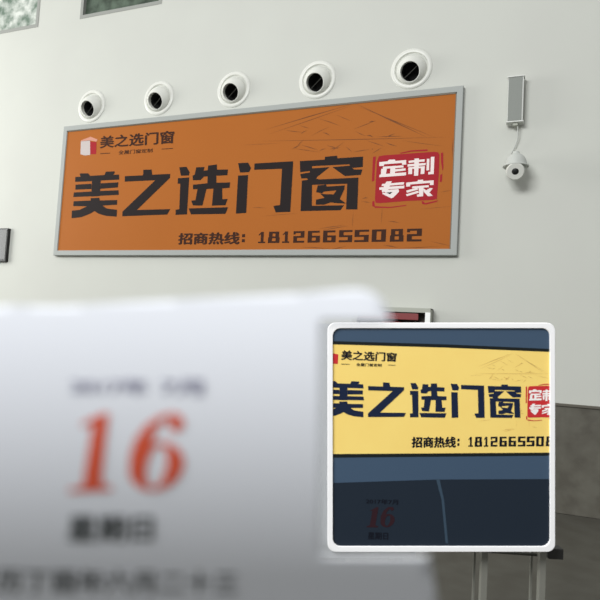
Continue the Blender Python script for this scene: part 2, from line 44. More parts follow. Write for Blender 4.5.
INSET = {'BIG':[[(-0.4164,0.2163),(-0.4071,0.2157),(-0.4005,0.2093),(-0.4,0.2025),(-0.4164,0.2038)],[(-0.3456,0.2154),(-0.3165,0.2143),(-0.3148,0.2102),(-0.32,0.2029),(-0.324,0.198),(-0.3504,0.2),(-0.3493,0.2057)],[(-0.4164,0.207),(-0.3988,0.207),(-0.3493,0.2057),(-0.3001,0.2031),(-0.299,0.1877),(-0.36,0.1896),(-0.3931,0.1899),(-0.4164,0.1908)],[(-0.3919,0.2032),(-0.361,0.2035),(-0.3605,0.142),(-0.3906,0.1421)],[(-0.4164,0.1825),(-0.3925,0.1821),(-0.3913,0.1657),(-0.4164,0.1664)],[(-0.3603,0.1815),(-0.3013,0.1799),(-0.3016,0.1647),(-0.3606,0.1643)],[(-0.4164,0.1584),(-0.3908,0.1582),(-0.3607,0.1579),(-0.299,0.1562),(-0.2972,0.1421),(-0.3597,0.143),(-0.3907,0.1431),(-0.4164,0.1436)],[(-0.4164,0.1303),(-0.3919,0.13),(-0.3924,0.1371),(-0.3622,0.1373),(-0.3595,0.1284),(-0.3012,0.1271),(-0.3008,0.1128),(-0.3495,0.1123),(-0.3347,0.103),(-0.2997,0.0977),(-0.2997,0.0769),(-0.3361,0.0806),(-0.3617,0.0881),(-0.3759,0.0966),(-0.3905,0.0891),(-0.4164,0.0807),(-0.4164,0.1076),(-0.4038,0.1126),(-0.4164,0.1132)],[(-0.2813,0.1967),(-0.2239,0.1947),(-0.2238,0.211),(-0.1986,0.2093),(-0.1962,0.1942),(-0.1426,0.1924),(-0.143,0.181),(-0.2356,0.0947),(-0.1356,0.0932),(-0.1433,0.0781),(-0.2813,0.0776),(-0.2817,0.0913),(-0.186,0.1776),(-0.2807,0.1805)],[(-0.1182,0.2087),(-0.0981,0.2083),(-0.0881,0.1924),(-0.0894,0.1837),(-0.1117,0.1847)],[(-0.1197,0.1784),(-0.0882,0.1782),(-0.0874,0.0767),(-0.1196,0.0764),(-0.12,0.0909),(-0.1099,0.0919),(-0.1121,0.1626),(-0.1195,0.1631)],[(-0.071,0.2045),(-0.0489,0.2031),(-0.0504,0.1938),(-0.0398,0.1937),(-0.0391,0.2062),(-0.0165,0.2071),(-0.0155,0.1932),(0.0126,0.1913),(0.0124,0.1762),(-0.0157,0.1771),(-0.0144,0.1584),(0.0206,0.1567),(0.0203,0.1429),(0.0017,0.1423),(0.0042,0.1137),(0.0174,0.1135),(0.013,0.0975),(-0.0217,0.0979),(-0.0211,0.1432),(-0.0394,0.1433),(-0.0469,0.0991),(-0.0726,0.1007),(-0.0782,0.1138),(-0.0668,0.1146),(-0.0635,0.1443),(-0.0757,0.1451),(-0.0766,0.1574),(-0.0379,0.1588),(-0.0387,0.1776),(-0.0484,0.177),(-0.0571,0.1682),(-0.0775,0.1697),(-0.0797,0.1821),(-0.0739,0.1844)],[(-0.0838,0.093),(0.0204,0.0919),(0.0146,0.0745),(-0.0763,0.0763)],[(0.0368,0.2056),(0.0614,0.2046),(0.0694,0.1901),(0.0657,0.1799),(0.0434,0.1807)],[(0.0391,0.1732),(0.0636,0.1726),(0.0661,0.0753),(0.0408,0.0742)],[(0.0771,0.201),(0.1653,0.1983),(0.1677,0.0743),(0.1351,0.0742),(0.1285,0.0906),(0.1436,0.0921),(0.1416,0.1819),(0.077,0.1848)],[(0.1797,0.1972),(0.2317,0.1956),(0.2323,0.2023),(0.2564,0.2025),(0.2579,0.1962),(0.3076,0.1952),(0.3088,0.1714),(0.2898,0.171),(0.2839,0.176),(0.2825,0.18),(0.2068,0.1824),(0.2073,0.1751),(0.2028,0.1711),(0.1823,0.1701)],[(0.1827,0.1654),(0.203,0.1678),(0.2028,0.1716),(0.2071,0.1772),(0.2434,0.177),(0.2193,0.1557),(0.2173,0.151),(0.2007,0.1495),(0.198,0.1541),(0.1859,0.1545)],[(0.2491,0.1765),(0.2839,0.1767),(0.2922,0.1672),(0.3086,0.1658),(0.3062,0.1536),(0.2755,0.1534)],[(0.1875,0.1494),(0.2172,0.1515),(0.2256,0.1493),(0.3023,0.148),(0.3053,0.0748),(0.2833,0.0756),(0.2813,0.1352),(0.2099,0.1375),(0.213,0.0871),(0.2786,0.0855),(0.2722,0.0742),(0.1898,0.0752)],[(0.2219,0.1353),(0.2394,0.136),(0.2404,0.1314),(0.2767,0.1316),(0.2767,0.1219),(0.261,0.1213),(0.2352,0.1197),(0.2327,0.1158),(0.2195,0.1193)],[(0.228,0.1161),(0.2375,0.1136),(0.256,0.1121),(0.261,0.1213),(0.2766,0.1229),(0.2692,0.1005),(0.2823,0.0896),(0.2643,0.0909),(0.2516,0.0934),(0.2381,0.0887),(0.2209,0.0895),(0.2208,0.1016),(0.2381,0.1048)]],'RED':[[(0.3373,0.1947),(0.3457,0.1964),(0.4183,0.1978),(0.4183,0.0756),(0.3885,0.0764),(0.3407,0.0751),(0.3335,0.0771),(0.3322,0.0849),(0.3329,0.1337),(0.3339,0.1812)],[(0.3264,0.1939),(0.3317,0.1951),(0.3306,0.1644),(0.3301,0.1322),(0.3258,0.1309)],[(0.3275,0.0803),(0.3311,0.0817),(0.3326,0.0665),(0.3278,0.0686)],[(0.3313,0.0683),(0.36,0.0642),(0.3886,0.0667),(0.3886,0.0644),(0.36,0.0615),(0.3326,0.0642)],[(0.4161,0.0744),(0.4183,0.0732),(0.4183,0.0663),(0.4174,0.0666)],[(0.3747,0.2003),(0.3965,0.2054),(0.4183,0.2054),(0.4183,0.2015),(0.3966,0.2019),(0.3772,0.1983)]],'WHITE':[[(0.3383,0.1795),(0.3532,0.1804),(0.3556,0.1843),(0.3665,0.1841),(0.3678,0.1802),(0.3871,0.181),(0.3873,0.1693),(0.3795,0.1693),(0.3795,0.1741),(0.3473,0.1733),(0.3467,0.1693),(0.3385,0.1692)],[(0.345,0.1673),(0.3825,0.1677),(0.3825,0.1622),(0.3451,0.1615)],[(0.3588,0.1655),(0.368,0.1655),(0.3671,0.1444),(0.3582,0.1438)],[(0.3669,0.1587),(0.3862,0.1599),(0.3863,0.154),(0.367,0.1529)],[(0.342,0.1618),(0.3523,0.162),(0.3509,0.1485),(0.3875,0.1495),(0.3871,0.1417),(0.339,0.1406),(0.3394,0.1467),(0.3418,0.1482)],[(0.3915,0.1786),(0.4183,0.1801),(0.4183,0.1744),(0.3916,0.1731)],[(0.3897,0.1698),(0.4183,0.1704),(0.4183,0.1646),(0.3898,0.1637)],[(0.4021,0.1832),(0.4106,0.1836),(0.4094,0.1392),(0.4017,0.1391)],[(0.3912,0.1611),(0.3983,0.1613),(0.3985,0.1442),(0.3915,0.1441)],[(0.3912,0.1618),(0.4183,0.1624),(0.4183,0.1576),(0.3913,0.1574)],[(0.4145,0.1616),(0.4183,0.1617),(0.4183,0.1426),(0.4137,0.1426)],[(0.3441,0.1232),(0.3842,0.1246),(0.3838,0.1186),(0.3438,0.1175)],[(0.3395,0.1149),(0.3848,0.1158),(0.3845,0.1091),(0.3396,0.1084)],[(0.3517,0.1287),(0.3618,0.1289),(0.3557,0.1074),(0.3741,0.1079),(0.3754,0.1014),(0.3656,0.0878),(0.3616,0.0854),(0.3451,0.0982),(0.3479,0.1034),(0.359,0.096),(0.3637,0.1014),(0.3462,0.1005),(0.344,0.105)],[(0.3879,0.123),(0.4083,0.1243),(0.409,0.128),(0.418,0.1283),(0.4183,0.1272),(0.4183,0.1183),(0.3952,0.1176),(0.3952,0.1129),(0.388,0.1128)],[(0.3988,0.1122),(0.4183,0.1128),(0.4183,0.1075),(0.3989,0.1072)],[(0.4102,0.1096),(0.4183,0.1095),(0.4183,0.0859),(0.408,0.0855),(0.4075,0.0909),(0.4118,0.0916)],[(0.3881,0.1027),(0.4085,0.1084),(0.4098,0.1035),(0.3894,0.0972)],[(0.3878,0.0933),(0.4098,0.1008),(0.4111,0.0953),(0.3895,0.0884)]],'PHONE':[[(0.1108,-0.037),(0.1179,-0.0369),(0.1185,0.0007),(0.1114,0.0006)],[(0.1045,-0.037),(0.1224,-0.0369),(0.1225,-0.032),(0.1046,-0.0321)],[(0.105,-0.01),(0.1123,0.0006),(0.1122,-0.0054),(0.1076,-0.0114)],[(0.1292,-0.0369),(0.139,-0.0368),(0.1393,-0.018),(0.1295,-0.0181)],[(0.1479,-0.0367),(0.1576,-0.0367),(0.1579,-0.0178),(0.1482,-0.0179)],[(0.1313,-0.018),(0.1402,-0.018),(0.1406,0.0009),(0.1316,0.0008)],[(0.1473,-0.0179),(0.1561,-0.0179),(0.1565,0.001),(0.1477,0.0009)],[(0.1292,-0.0369),(0.1576,-0.0367),(0.1577,-0.0305),(0.1293,-0.0307)],[(0.1313,-0.0211),(0.1561,-0.0209),(0.1562,-0.0148),(0.1314,-0.015)],[(0.1315,-0.0054),(0.1564,-0.0052),(0.1565,0.001),(0.1316,0.0008)],[(0.1703,-0.0366),(0.1773,-0.0365),(0.178,0.0012),(0.171,0.0011)],[(0.1642,-0.0366),(0.1816,-0.0365),(0.1817,-0.0316),(0.1643,-0.0317)],[(0.1647,-0.0095),(0.1719,0.0011),(0.1718,-0.0049),(0.1673,-0.011)],[(0.1913,-0.005),(0.2173,-0.0048),(0.2174,0.0015),(0.1914,0.0013)],[(0.2081,-0.0205),(0.2169,-0.0204),(0.2174,0.0015),(0.2086,0.0014)],[(0.191,-0.0206),(0.2169,-0.0204),(0.217,-0.0144),(0.1911,-0.0146)],[(0.1906,-0.0364),(0.1995,-0.0364),(0.2,-0.0145),(0.1911,-0.0146)],[(0.1906,-0.0364),(0.2166,-0.0362),(0.2167,-0.03),(0.1908,-0.0302)],[(0.1912,-0.0093),(0.1964,-0.0093),(0.1966,0.0013),(0.1914,0.0013)],[(0.2252,-0.0047),(0.2521,-0.0045),(0.2523,0.0017),(0.2253,0.0015)],[(0.2245,-0.0362),(0.2342,-0.0361),(0.235,0.0016),(0.2253,0.0015)],[(0.2248,-0.0204),(0.2531,-0.0202),(0.2533,-0.0141),(0.225,-0.0143)],[(0.2432,-0.0361),(0.2528,-0.036),(0.2533,-0.0141),(0.2437,-0.0142)],[(0.2245,-0.0362),(0.2528,-0.036),(0.2529,-0.0298),(0.2246,-0.03)],[(0.2603,-0.0044),(0.2876,-0.0042),(0.2878,0.002),(0.2605,0.0018)],[(0.2596,-0.0359),(0.2694,-0.0359),(0.2703,0.0019),(0.2605,0.0018)],[(0.26,-0.0201),(0.2887,-0.0199),(0.2888,-0.0139),(0.2601,-0.0141)],[(0.2786,-0.0358),(0.2882,-0.0357),(0.2888,-0.0139),(0.2791,-0.0139)],[(0.2596,-0.0359),(0.2882,-0.0357),(0.2884,-0.0295),(0.2597,-0.0297)],[(0.2961,-0.0042),(0.3252,-0.0039),(0.3254,0.0023),(0.2963,0.0021)],[(0.2957,-0.0198),(0.3057,-0.0198),(0.3063,0.0022),(0.2963,0.0021)],[(0.2957,-0.0198),(0.3248,-0.0196),(0.3249,-0.0136),(0.2959,-0.0138)],[(0.3145,-0.0355),(0.3243,-0.0355),(0.3249,-0.0136),(0.3151,-0.0137)],[(0.2953,-0.0357),(0.3243,-0.0355),(0.3245,-0.0293),(0.2955,-0.0295)],[(0.33,-0.0039),(0.3604,-0.0037),(0.3606,0.0026),(0.3301,0.0024)],[(0.3295,-0.0196),(0.3399,-0.0195),(0.3406,0.0024),(0.3301,0.0024)],[(0.3295,-0.0196),(0.3599,-0.0194),(0.3601,-0.0133),(0.3297,-0.0135)],[(0.3492,-0.0353),(0.3594,-0.0352),(0.3601,-0.0133),(0.3498,-0.0134)],[(0.3291,-0.0354),(0.3594,-0.0352),(0.3596,-0.029),(0.3292,-0.0292)],[(0.3657,-0.0352),(0.3758,-0.0351),(0.377,0.0027),(0.3669,0.0026)],[(0.3852,-0.0351),(0.3951,-0.035),(0.3963,0.0029),(0.3864,0.0028)],[(0.3657,-0.0352),(0.3951,-0.035),(0.3953,-0.0288),(0.3659,-0.029)],[(0.3667,-0.0036),(0.3961,-0.0034),(0.3963,0.0029),(0.3669,0.0026)],[(0.4034,-0.0349),(0.4129,-0.0349),(0.4135,-0.0159),(0.404,-0.016)],[(0.4058,-0.016),(0.4144,-0.0159),(0.415,0.003),(0.4064,0.003)],[(0.4034,-0.0349),(0.4183,-0.0348),(0.4183,-0.0286),(0.4036,-0.0287)],[(0.4057,-0.019),(0.4183,-0.0189),(0.4183,-0.0129),(0.4059,-0.013)],[(0.4062,-0.0033),(0.4183,-0.0032),(0.4183,0.003),(0.4064,0.003)],[(0.0631,-0.0061),(0.0709,-0.0059),(0.0707,-0.0164),(0.0629,-0.0166)],[(0.0628,-0.0231),(0.0706,-0.0229),(0.0704,-0.0334),(0.0626,-0.0337)]],'SKETCH':[[(0.28143,0.32577),(0.34063,0.28691),(0.40094,0.24481),(0.33995,0.28443)],[(0.28143,0.32577),(0.21069,0.29762),(0.13879,0.26987),(0.21022,0.29968)],[(0.27726,0.32127),(0.21277,0.29005),(0.14669,0.26048),(0.21242,0.29136)],[(0.28513,0.31992),(0.34962,0.28262),(0.41559,0.24291),(0.34931,0.28121)],[(0.11975,0.24533),(0.28063,0.24467),(0.41829,0.24434),(0.41829,0.2441),(0.28072,0.24309)],[(0.23219,0.26212),(0.23931,0.26042),(0.24517,0.25388),(0.23871,0.25815)],[(0.22498,0.29407),(0.24365,0.28581),(0.26188,0.27479),(0.24335,0.28437)],[(0.30428,0.28243),(0.30938,0.28588),(0.31526,0.28432),(0.30971,0.28375)],[(0.31672,0.28653),(0.29926,0.27617),(0.28122,0.26731),(0.29884,0.27748)],[(0.30262,0.25282),(0.30882,0.25357),(0.31407,0.24781),(0.30842,0.25087)],[(0.3488,0.25584),(0.34141,0.2505),(0.33333,0.24715),(0.34081,0.25227)],[(0.28461,0.26262),(0.29376,0.25697),(0.30273,0.25051),(0.29338,0.25556)],[(0.31882,0.2488),(0.34033,0.25021),(0.36211,0.24846),(0.34047,0.24832)],[(0.17349,0.26869),(0.18777,0.26628),(0.20204,0.26315),(0.18768,0.26475)],[(0.19542,0.27929),(0.20348,0.27616),(0.21135,0.27195),(0.2032,0.27469)],[(0.19737,0.25874),(0.20202,0.26512),(0.20829,0.2675),(0.20269,0.26348)],[(0.18358,0.22449),(0.19041,0.23032),(0.19782,0.23449),(0.19113,0.22831)],[(0.19782,0.23449),(0.21265,0.22912),(0.22697,0.2206),(0.21231,0.22731)],[(0.2446,0.22232),(0.25315,0.22574),(0.26214,0.22638),(0.2535,0.22353)],[(0.23948,0.23185),(0.25034,0.2283),(0.2607,0.22175),(0.25002,0.22649)],[(0.31379,0.22338),(0.31457,0.22048),(0.31491,0.21747),(0.31351,0.22021)],[(0.32989,0.22398),(0.32258,0.21638),(0.31449,0.2104),(0.32194,0.21778)],[(0.28198,0.21393),(0.29692,0.21853),(0.31236,0.21991),(0.29717,0.21694)],[(0.30321,0.24124),(0.31817,0.2344),(0.33298,0.22622),(0.3179,0.2329)],[(0.33403,0.23552),(0.34403,0.23067),(0.35401,0.22547),(0.34368,0.22857)],[(0.27009,0.22844),(0.27654,0.22214),(0.28198,0.21393),(0.27588,0.22095)],[(0.22704,0.21825),(0.23298,0.22293),(0.2397,0.22484),(0.23341,0.22142)],[(0.18515,0.22678),(0.20775,0.22213),(0.23032,0.21578),(0.20765,0.22087)],[(0.20395,0.24701),(0.19763,0.23815),(0.19152,0.22888),(0.19684,0.23929)],[(0.24446,0.27537),(0.22887,0.26473),(0.21336,0.2536),(0.22851,0.26571)],[(0.25141,0.30214),(0.26514,0.2941),(0.27883,0.28553),(0.2649,0.29312)],[(0.26962,0.2401),(0.25802,0.22779),(0.24644,0.21521),(0.25754,0.2287)],[(0.35791,0.23934),(0.39479,0.23104),(0.41829,0.22577),(0.41829,0.22542),(0.39478,0.23009)],[(0.1188,0.08503),(0.13131,0.08459),(0.14379,0.08249),(0.13128,0.08338)],[(0.30372,0.09962),(0.30836,0.10297),(0.31368,0.10099),(0.30867,0.10057)],[(0.30235,0.09335),(0.31084,0.09182),(0.31932,0.08936),(0.31078,0.09011)],[(0.29006,0.06831),(0.29047,0.04625),(0.29032,0.02399),(0.28978,0.04634)],[(0.3384,0.07915),(0.33949,0.05588),(0.33944,0.03244),(0.33868,0.05599)],[(0.35095,0.03982),(0.36055,0.03925),(0.37006,0.03482),(0.36049,0.03714)],[(0.23228,0.02489),(0.25501,0.03006),(0.278,0.03294),(0.25523,0.02828)],[(0.23921,0.0209),(0.26194,0.02683),(0.2849,0.03081),(0.26219,0.02505)],[(0.3462,-0.02395),(0.35959,-0.02592),(0.37282,-0.03222),(0.35947,-0.02847)],[(0.20251,-0.02299),(0.22848,-0.02469),(0.25452,-0.02938),(0.22847,-0.02653)],[(0.25461,-0.03211),(0.26817,-0.02721),(0.28205,-0.02436),(0.26847,-0.02903)],[(0.37289,-0.03331),(0.40946,-0.03227),(0.41829,-0.03199),(0.41829,-0.03313),(0.40962,-0.03376)],[(0.41829,0.07019),(0.40335,0.06881),(0.41829,0.07067)],[(0.12103,0.18894),(0.13958,0.18991),(0.15818,0.18996),(0.13961,0.1891)],[(0.13711,0.06175),(0.16894,0.06512),(0.20087,0.06684),(0.16899,0.06424)],[(0.10221,0.23669),(0.13399,0.23864),(0.16585,0.23909),(0.13402,0.23785)]],'ICON_R':[[(-0.4164,0.3227),(-0.3964,0.3188),(-0.3981,0.2818),(-0.4164,0.2829)]],'DASH':[[(-0.38429,0.28271),(-0.35254,0.2816),(-0.35257,0.2795),(-0.38432,0.28057)],[(-0.20464,0.27884),(-0.17586,0.27785),(-0.17591,0.27597),(-0.20469,0.27693)]],'T':{'zs':('招商热线',[(-0.1118,0.0),(0.05612,0.00091),(0.05524,-0.04006),(-0.11239,-0.03971)]),'logo':('美之选门窗',[(-0.38234,0.33443),(-0.17156,0.32461),(-0.17349,0.29107),(-0.38475,0.29839)]),'sub':('全屋门窗定制',[(-0.32673,0.28602),(-0.22906,0.28212),(-0.22931,0.27156),(-0.32693,0.27361)])},'FIELD':{'slate':[(-0.4241,0.4279),(0.4279,0.4279),(0.4279,-0.4279),(-0.4241,-0.4279)],'yellow':[(-0.4241,0.3605),(0.0154,0.3477),(0.4279,0.3296),(0.4279,-0.0617),(-0.4241,-0.0675)],'edge':[(-0.4241,0.3701),(0.0154,0.3574),(0.4279,0.3393),(0.4279,0.3277),(0.0154,0.3447),(-0.4241,0.3574)],'edge2':[(-0.4241,-0.0655),(0.4279,-0.0598),(0.4279,-0.0713),(-0.4241,-0.079)],'low':[(-0.4241,-0.1773),(-0.0154,-0.1638),(0.4279,-0.1619),(0.4279,-0.4279),(-0.4241,-0.4279)],'crease':[(-0.0193,-0.1619),(-0.0058,-0.1619),(0.0116,-0.2429),(0.027,-0.4087),(0.0173,-0.4087),(0.0019,-0.2429)]},'TQ':{'date':('2017年7月',[(-0.28914,-0.2371),(-0.16577,-0.24095),(-0.16577,-0.26023),(-0.28914,-0.25637)]),'week':('星期日',[(-0.28143,-0.36625),(-0.20433,-0.36817),(-0.20433,-0.39516),(-0.28143,-0.39323)])}}
CAL = {'OUT':[(-0.12017,-0.00401),(-0.11736,-0.00374),(-0.11455,-0.00347),(-0.11175,-0.00319),(-0.10894,-0.00292),(-0.10613,-0.00265),(-0.10332,-0.00238),(-0.1005,-0.00211),(-0.09769,-0.00184),(-0.09478,-0.0019),(-0.09188,-0.00195),(-0.08897,-0.00201),(-0.08607,-0.00206),(-0.08317,-0.00212),(-0.08026,-0.00217),(-0.07741,-0.00201),(-0.07456,-0.00184),(-0.0717,-0.00167),(-0.06885,-0.00151),(-0.06599,-0.00134),(-0.06313,-0.00117),(-0.06027,-0.001),(-0.0576,-0.00085),(-0.05493,-0.0007),(-0.05226,-0.00055),(-0.04959,-0.0004),(-0.04692,-0.00025),(-0.04425,-0.0001),(-0.04157,5e-05),(-0.0389,0.0002),(-0.03622,0.00035),(-0.03354,0.0005),(-0.03075,0.00064),(-0.02796,0.00078),(-0.02517,0.00092),(-0.02238,0.00106),(-0.01958,0.0012),(-0.01679,0.00134),(-0.01399,0.00148),(-0.0112,0.00162),(-0.0084,0.00176),(-0.0056,0.0019),(-0.0028,0.00204),(0.0,0.00218),(0.00303,0.00245),(0.00605,0.00272),(0.00908,0.00299),(0.01212,0.00326),(0.01515,0.00354),(0.01801,0.00362),(0.02088,0.0037),(0.02422,0.00269),(0.02684,0.00067),(0.02877,-0.00201),(0.02998,-0.006),(0.02994,-0.00749),(0.02728,-0.00749),(0.02462,-0.00749),(0.02196,-0.00749),(0.0193,-0.00749),(0.01664,-0.00749),(0.01331,-0.0074),(0.00998,-0.00732),(0.00732,-0.00798),(0.0068,-0.01029),(0.00679,-0.013),(0.00677,-0.01571),(0.00675,-0.01841),(0.00674,-0.02112),(0.00673,-0.02382),(0.00672,-0.02652),(0.00671,-0.02924),(0.00671,-0.03195),(0.00671,-0.03468),(0.0067,-0.03742),(0.00671,-0.04018),(0.00671,-0.04296),(0.00672,-0.04574),(0.00674,-0.04855),(0.00676,-0.05138),(0.00678,-0.05424),(0.0068,-0.05714),(0.00683,-0.06007),(0.00686,-0.06305),(0.00689,-0.06607),(0.00693,-0.06914),(0.00696,-0.07226),(0.007,-0.07545),(0.00705,-0.07871),(0.0071,-0.08204),(0.00715,-0.08546),(0.00756,-0.08931),(0.00952,-0.0904),(0.0141,-0.09062),(0.01699,-0.09062),(0.01987,-0.09062),(0.02276,-0.09062),(0.02564,-0.09062),(0.02853,-0.09062),(0.03141,-0.09062),(0.0343,-0.09062),(0.03718,-0.09062),(0.04007,-0.09062),(0.04295,-0.09062),(0.04584,-0.09062),(0.04675,-0.0943),(0.04771,-0.09811),(0.04872,-0.10205),(0.04975,-0.10608),(0.05067,-0.11006),(0.05161,-0.11411),(0.05257,-0.11825),(0.05355,-0.12247),(0.05455,-0.12677),(0.05144,-0.12677),(0.04833,-0.12677),(0.04522,-0.12677),(0.04211,-0.12677),(0.039,-0.12677),(0.03589,-0.12677),(0.03278,-0.12677),(0.02967,-0.12677),(0.02656,-0.12677),(0.02345,-0.12677),(0.02034,-0.12677),(0.01723,-0.12677),(0.01412,-0.12677),(0.011,-0.12677),(0.00789,-0.12677),(0.00478,-0.12677),(0.00167,-0.12677),(-0.00144,-0.12677),(-0.00455,-0.12677),(-0.00766,-0.12677),(-0.01077,-0.12677),(-0.01388,-0.12677),(-0.01699,-0.12677),(-0.0201,-0.12677),(-0.02321,-0.12677),(-0.02632,-0.12677),(-0.02943,-0.12677),(-0.03254,-0.12677),(-0.03565,-0.12677),(-0.03876,-0.12677),(-0.04187,-0.12677),(-0.04498,-0.12677),(-0.0481,-0.12677),(-0.05121,-0.12677),(-0.05432,-0.12677),(-0.05743,-0.12677),(-0.06054,-0.12677),(-0.06365,-0.12677),(-0.06676,-0.12677),(-0.06987,-0.12677),(-0.07298,-0.12677),(-0.07609,-0.12677),(-0.0792,-0.12677),(-0.08231,-0.12677),(-0.08542,-0.12677),(-0.08853,-0.12677),(-0.09164,-0.12677),(-0.09475,-0.12677),(-0.09786,-0.12677),(-0.10097,-0.12677),(-0.10408,-0.12677),(-0.10719,-0.12677),(-0.11031,-0.12677),(-0.11342,-0.12677),(-0.11653,-0.12677),(-0.11964,-0.12677),(-0.12275,-0.12677),(-0.12586,-0.12677),(-0.12897,-0.12677),(-0.13208,-0.12677),(-0.13519,-0.12677),(-0.1383,-0.12677),(-0.1369,-0.12239),(-0.13552,-0.11809),(-0.13417,-0.11388),(-0.13285,-0.10975),(-0.13156,-0.1057),(-0.13029,-0.10173),(-0.12906,-0.09784),(-0.12793,-0.09409),(-0.12689,-0.09045),(-0.12595,-0.08693),(-0.12508,-0.0835),(-0.12429,-0.08015),(-0.12357,-0.07689),(-0.12291,-0.07369),(-0.12231,-0.07056),(-0.12176,-0.06749),(-0.12127,-0.06447),(-0.12082,-0.0615),(-0.12042,-0.05856),(-0.12007,-0.05567),(-0.11975,-0.05281),(-0.11948,-0.04999),(-0.11924,-0.04719),(-0.11904,-0.04441),(-0.11888,-0.04166),(-0.11876,-0.03893),(-0.11867,-0.03621),(-0.11861,-0.0335),(-0.11859,-0.03081),(-0.1186,-0.02813),(-0.11864,-0.02545),(-0.11871,-0.02278),(-0.11882,-0.02011),(-0.11896,-0.01744),(-0.11914,-0.01476),(-0.11934,-0.01209),(-0.11958,-0.0094),(-0.11986,-0.00671)],'RED':[[(-0.06495,-0.03726),(-0.06298,-0.03726),(-0.06664,-0.06177),(-0.06319,-0.06268),(-0.06346,-0.06396),(-0.07817,-0.0647),(-0.07773,-0.06359),(-0.0729,-0.06232),(-0.06834,-0.0411),(-0.07199,-0.04161),(-0.07196,-0.0406)],[(-0.03884,-0.05535),(-0.03869,-0.05422),(-0.03869,-0.05312),(-0.03885,-0.05207),(-0.03917,-0.05107),(-0.03963,-0.05015),(-0.04023,-0.04932),(-0.04097,-0.04859),(-0.04182,-0.04798),(-0.04277,-0.0475),(-0.0438,-0.04714),(-0.04491,-0.04693),(-0.04606,-0.04686),(-0.04724,-0.04693),(-0.04843,-0.04714),(-0.04961,-0.0475),(-0.05076,-0.04798),(-0.05187,-0.04859),(-0.0529,-0.04932),(-0.05385,-0.05015),(-0.0547,-0.05107),(-0.05544,-0.05207),(-0.05604,-0.05312),(-0.05652,-0.05422),(-0.05685,-0.05535),(-0.05118,-0.05535),(-0.05094,-0.05438),(-0.05065,-0.05344),(-0.05031,-0.05253),(-0.04994,-0.05168),(-0.04953,-0.05088),(-0.04909,-0.05017),(-0.04863,-0.04955),(-0.04816,-0.04902),(-0.04769,-0.0486),(-0.04721,-0.0483),(-0.04675,-0.04812),(-0.04631,-0.04806),(-0.04589,-0.04812),(-0.0455,-0.0483),(-0.04515,-0.0486),(-0.04485,-0.04902),(-0.04459,-0.04955),(-0.0444,-0.05017),(-0.04426,-0.05088),(-0.04418,-0.05168),(-0.04417,-0.05253),(-0.04422,-0.05344),(-0.04433,-0.05438),(-0.04451,-0.05535)],[(-0.05685,-0.05535),(-0.05702,-0.05647),(-0.05705,-0.05759),(-0.05692,-0.05867),(-0.05663,-0.0597),(-0.0562,-0.06066),(-0.05562,-0.06153),(-0.0549,-0.0623),(-0.05407,-0.06294),(-0.05312,-0.06346),(-0.05209,-0.06384),(-0.05097,-0.06407),(-0.0498,-0.06414),(-0.0486,-0.06407),(-0.04738,-0.06384),(-0.04617,-0.06346),(-0.04499,-0.06294),(-0.04386,-0.0623),(-0.0428,-0.06153),(-0.04183,-0.06066),(-0.04097,-0.0597),(-0.04023,-0.05867),(-0.03962,-0.05759),(-0.03915,-0.05647),(-0.03884,-0.05535),(-0.04451,-0.05535),(-0.04475,-0.05631),(-0.04504,-0.05727),(-0.04538,-0.05819),(-0.04576,-0.05907),(-0.04618,-0.05989),(-0.04664,-0.06063),(-0.04711,-0.06129),(-0.0476,-0.06184),(-0.04809,-0.06228),(-0.04858,-0.0626),(-0.04906,-0.0628),(-0.04951,-0.06286),(-0.04994,-0.0628),(-0.05032,-0.0626),(-0.05067,-0.06228),(-0.05096,-0.06184),(-0.0512,-0.06129),(-0.05138,-0.06063),(-0.0515,-0.05989),(-0.05156,-0.05907),(-0.05156,-0.05819),(-0.05149,-0.05727),(-0.05136,-0.05631),(-0.05118,-0.05535)],[(-0.05679,-0.05605),(-0.05649,-0.0515),(-0.05427,-0.04567),(-0.05085,-0.04127),(-0.04617,-0.03809),(-0.0422,-0.03709),(-0.03924,-0.03792),(-0.03828,-0.03993),(-0.03898,-0.04262),(-0.04132,-0.04363),(-0.04327,-0.04228),(-0.0429,-0.03993),(-0.04157,-0.03893),(-0.04421,-0.03909),(-0.04723,-0.04194),(-0.04935,-0.04703),(-0.05091,-0.05324),(-0.05111,-0.05605)]],'T':{'date':('2017年',[(-0.07513,-0.0257),(-0.05042,-0.02603),(-0.0504,-0.03096),(-0.07543,-0.03063)]),'month':('7月',[(-0.04547,-0.02603),(-0.03196,-0.02636),(-0.03228,-0.03129),(-0.04579,-0.03096)]),'week':('星期日',[(-0.07883,-0.07337),(-0.05016,-0.07337),(-0.05145,-0.08378),(-0.08065,-0.08378)]),'lunar':('历丁酉年六月二十三',[(-0.10768,-0.09556),(-0.02218,-0.09694),(-0.02315,-0.10806),(-0.1111,-0.10706)])}}


